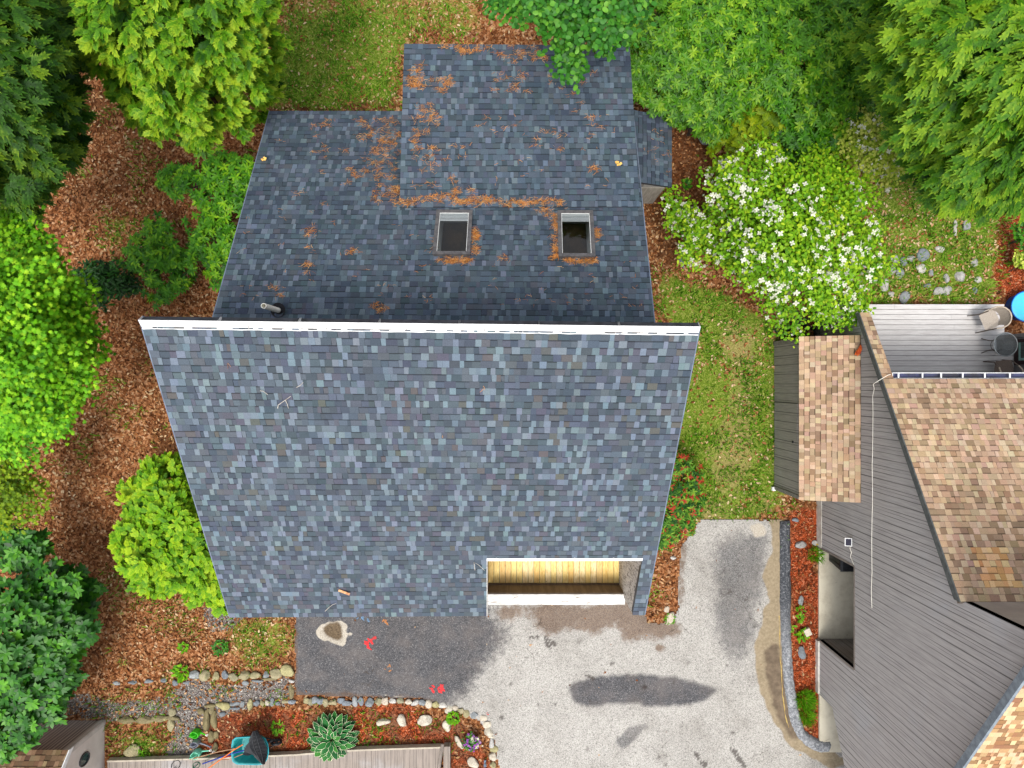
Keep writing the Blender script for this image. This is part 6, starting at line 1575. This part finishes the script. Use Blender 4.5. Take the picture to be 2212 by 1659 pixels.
for (u0, v0, u1, v1, k, n) in ((939, 562, 1016, 568, 16, 26), (1021, 490, 1030, 560, 15, 26), (936, 500, 939, 550, 3, 12), (1192, 465, 1203, 500, 9, 26), (1194, 505, 1206, 560, 14, 26), (1214, 563, 1290, 568, 14, 24), (1281, 480, 1292, 528, 7, 22)):
    for _ in range(k): clump(random.uniform(u0, u1), random.uniform(v0, v1), PL_REAR, n, 7, 5, .04)
for _ in range(9): clump(random.uniform(1385, 1440), random.uniform(275, 390), PL_BUMP, 8, 8, 8)
for _ in range(5): clump(random.uniform(420, 1400), random.uniform(760, 1200), PL_MAIN, 3, 4, 4)
o = scatter('pine_needles', NEEDLE[0], NEEDLE[1], pos, dr_, nn_, np.array(ss_), rng.beta(2, 2, len(pos)), NEED)
tag(o, 'orange drifts of fallen pine needles on the dark rear roofs', 'pine needles', kind='stuff')
def big_leaf(u, v, plane, label, c):
    m = MB(); p = hit(u, v, plane) + plane[1] * .03
    for k in range(5):
        a = 2 * math.pi * k / 5 + random.uniform(0, .9); L_ = random.uniform(.05, .1); q = [(0, 0), (.6 * L_, -.4 * L_), (L_, 0), (.6 * L_, .4 * L_)]
        m.add([p + np.array([f * math.cos(a) - s * math.sin(a), f * math.sin(a) + s * math.cos(a), .02 * f / .15 + abs(s) * .3]) for f, s in q], [(0, 1, 2, 3)])
    tag(settle(m.build('dead_leaf', c), p), label, 'leaf')
YL = pmat('yellow_dead_leaf', A(236, 200, 110), A(210, 160, 80), 16)
big_leaf(1336, 355, PL_DORM, 'curled yellow leaf on the upper roof nearest the closet roof', YL); big_leaf(571, 347, PL_REAR, 'yellow leaf near the cedar side edge of the lean-to roof', YL)

# ------------------------------------------------------------------ leaf litter and grass
def area_pts(n, box, fn):
    u0, v0, u1, v1 = box
    a, b = P(u0, v1), P(u1, v0)
    x = rng.uniform(a[0], b[0], n); y = rng.uniform(a[1], b[1], n)
    k = rng.random(n) < fn(x, y)
    return x[k], y[k]
house_fp = lambda x, y: ((x > -5.9) & (x < 2.9) & (y > -5.2) & (y < 7.6)) | ((x > 8) & (y < 1.2) & (y > -3.1)) | ((x > 9.15) & (y < 2.4)) | ((x < -12.2) & (y < -10.1))
drv = px(DRIVE)
def litter_d(x, y):
    g, mu, gv = gsample(GRASS, x, y), gsample(MULCH, x, y), gsample(GRAVEL, x, y)
    d = np.clip(1 - 1.0 * g - .75 * mu - .55 * gv, .07, 1) * (.45 + 1.1 * fbm(x, y, .9, 91))
    d = np.where((mu > .4) & (x > 6), .22, d); d = np.where((g > .5) & (x > 3), .24 + .35 * (y > 2) * (x > 10) + .5 * (fbm(x, y, .7, 191) > .6), d)
    d = np.where(inpoly(x, y, drv), .0035, d)
    return np.where(house_fp(x, y), 0, d)
x, y = area_pts(125000, (-60, -60, 2270, 1720), litter_d); N = len(x)
a = rng.uniform(0, 6.28, N)
LIT = leafmat('dry_leaf_litter', [(0, A(80, 42, 20)), (.28, A(138, 80, 42)), (.52, A(180, 118, 72)), (.76, A(212, 160, 114)), (1, A(242, 210, 172))], .15, .8, .15)
ti = np.clip(rng.beta(1.5, 1.6, N) + np.where(gsample(GRASS, x, y) > .4, .15, 0) + .5 * (fbm(x, y, 1.5, 95) - .5), 0, 1)
zz = np.where(inpoly(x, y, drv), .03, gsample(Zg, x, y) + .015 + .03 * rng.random(N))
o = scatter('leaf_litter', CURL[0], CURL[1], np.stack([x, y, zz], 1), np.stack([np.cos(a), np.sin(a), rng.normal(0, .25, N)], 1), np.array([0, 0, 1.0]) + rng.normal(0, .35, (N, 3)), rng.uniform(.045, .125, N)[:, None] * np.array([1, .8, 1.2]), ti, LIT)
tag(o, 'dry brown fallen leaves covering the yard', 'leaf litter', kind='stuff')
def mulch_d(x, y): return np.where(house_fp(x, y) | inpoly(x, y, drv), 0, (gsample(MULCH, x, y) > .4) * .8)
x, y = area_pts(120000, (440, 400, 2260, 1720), mulch_d); N = len(x); a = rng.uniform(0, 6.28, N)
MCH = leafmat('red_mulch_chips', [(0, A(80, 38, 22)), (.5, A(142, 70, 42)), (.85, A(188, 108, 72)), (1, A(232, 182, 150))], .05, .85, .15)
chip = (np.array([(-.5, -.12, 0), (.5, -.09, .04), (.45, .12, .03), (-.45, .1, .02)]), [(0, 1, 2, 3)])
o = scatter('mulch_chips', chip[0], chip[1], np.stack([x, y, gsample(Zg, x, y) + .012 + .02 * rng.random(N)], 1), np.stack([np.cos(a), np.sin(a), rng.normal(0, .3, N)], 1), np.array([0, 0, 1.0]) + rng.normal(0, .4, (N, 3)), rng.uniform(.05, .13, N), np.clip(rng.normal(.48, .22, N) - .12 * (x < 3), 0, 1), MCH)
tag(o, 'shredded red brown bark mulch in the beds', 'mulch', kind='stuff')
def grass_d(x, y):
    g = gsample(GRASS, x, y) - .45 * gsample(LAWNBARE, x, y); f = fbm(x, y, .55, 101)
    d = np.clip(g * 1.5 - .1, 0, 1) * np.clip((f - .40) * 6, 0.04, 1)
    d = np.maximum(d, .3 * (fbm(x, y, .8, 111) > .6) * (gsample(MULCH, x, y) < .3))
    return np.where(house_fp(x, y) | inpoly(x, y, drv), 0, d)
x, y = area_pts(300000, (-60, -60, 2270, 1720), grass_d); N = len(x); a = rng.uniform(0, 6.28, N)
GRM = leafmat('lawn_grass', [(0, A(62, 104, 14)), (.4, A(100, 160, 28)), (.75, A(146, 196, 48)), (1, A(210, 214, 110))], .3, .6, .2)
o = scatter('grass', BLADE[0], BLADE[1], np.stack([x, y, gsample(Zg, x, y)], 1), np.stack([np.cos(a), np.sin(a), rng.uniform(.05, .7, N)], 1), np.array([0, 0, 1.0]) + rng.normal(0, .2, (N, 3)), rng.uniform(.08, .2, N)[:, None] * np.array([1, 1.8, 1]), np.clip(rng.normal(.45, .28, N) + .5 * (fbm(x, y, 1.2, 121) - .5) + .12 * (x > 8), 0, 1), GRM)
tag(o, 'short patchy green grass of the lawns', 'grass', kind='stuff')
def peb_d(x, y): return np.where(house_fp(x, y) | inpoly(x, y, drv), 0, (gsample(GRAVEL, x, y) > .35) * .8)
x, y = area_pts(60000, (80, 1240, 660, 1680), peb_d); N = len(x); a = rng.uniform(0, 6.28, N)
octa = (np.array([(.5, 0, 0), (0, .4, 0), (-.5, 0, 0), (0, -.42, 0), (.05, .03, .35)]), [(0, 1, 4), (1, 2, 4), (2, 3, 4), (3, 0, 4)])
PEB = leafmat('gravel_pebbles', [(0, A(70, 64, 64)), (.5, A(130, 122, 118)), (.85, A(178, 168, 162)), (1, A(232, 228, 222))], 0, .85, .25)
o = scatter('gravel', octa[0], octa[1], np.stack([x, y, gsample(Zg, x, y) + .008], 1), np.stack([np.cos(a), np.sin(a), rng.normal(0, .2, N)], 1), np.tile([0, 0, 1.0], (N, 1)), rng.uniform(.025, .06, N), rng.normal(.45, .25, N), PEB)
tag(o, 'grey gravel of the narrow garden path', 'gravel', kind='stuff')
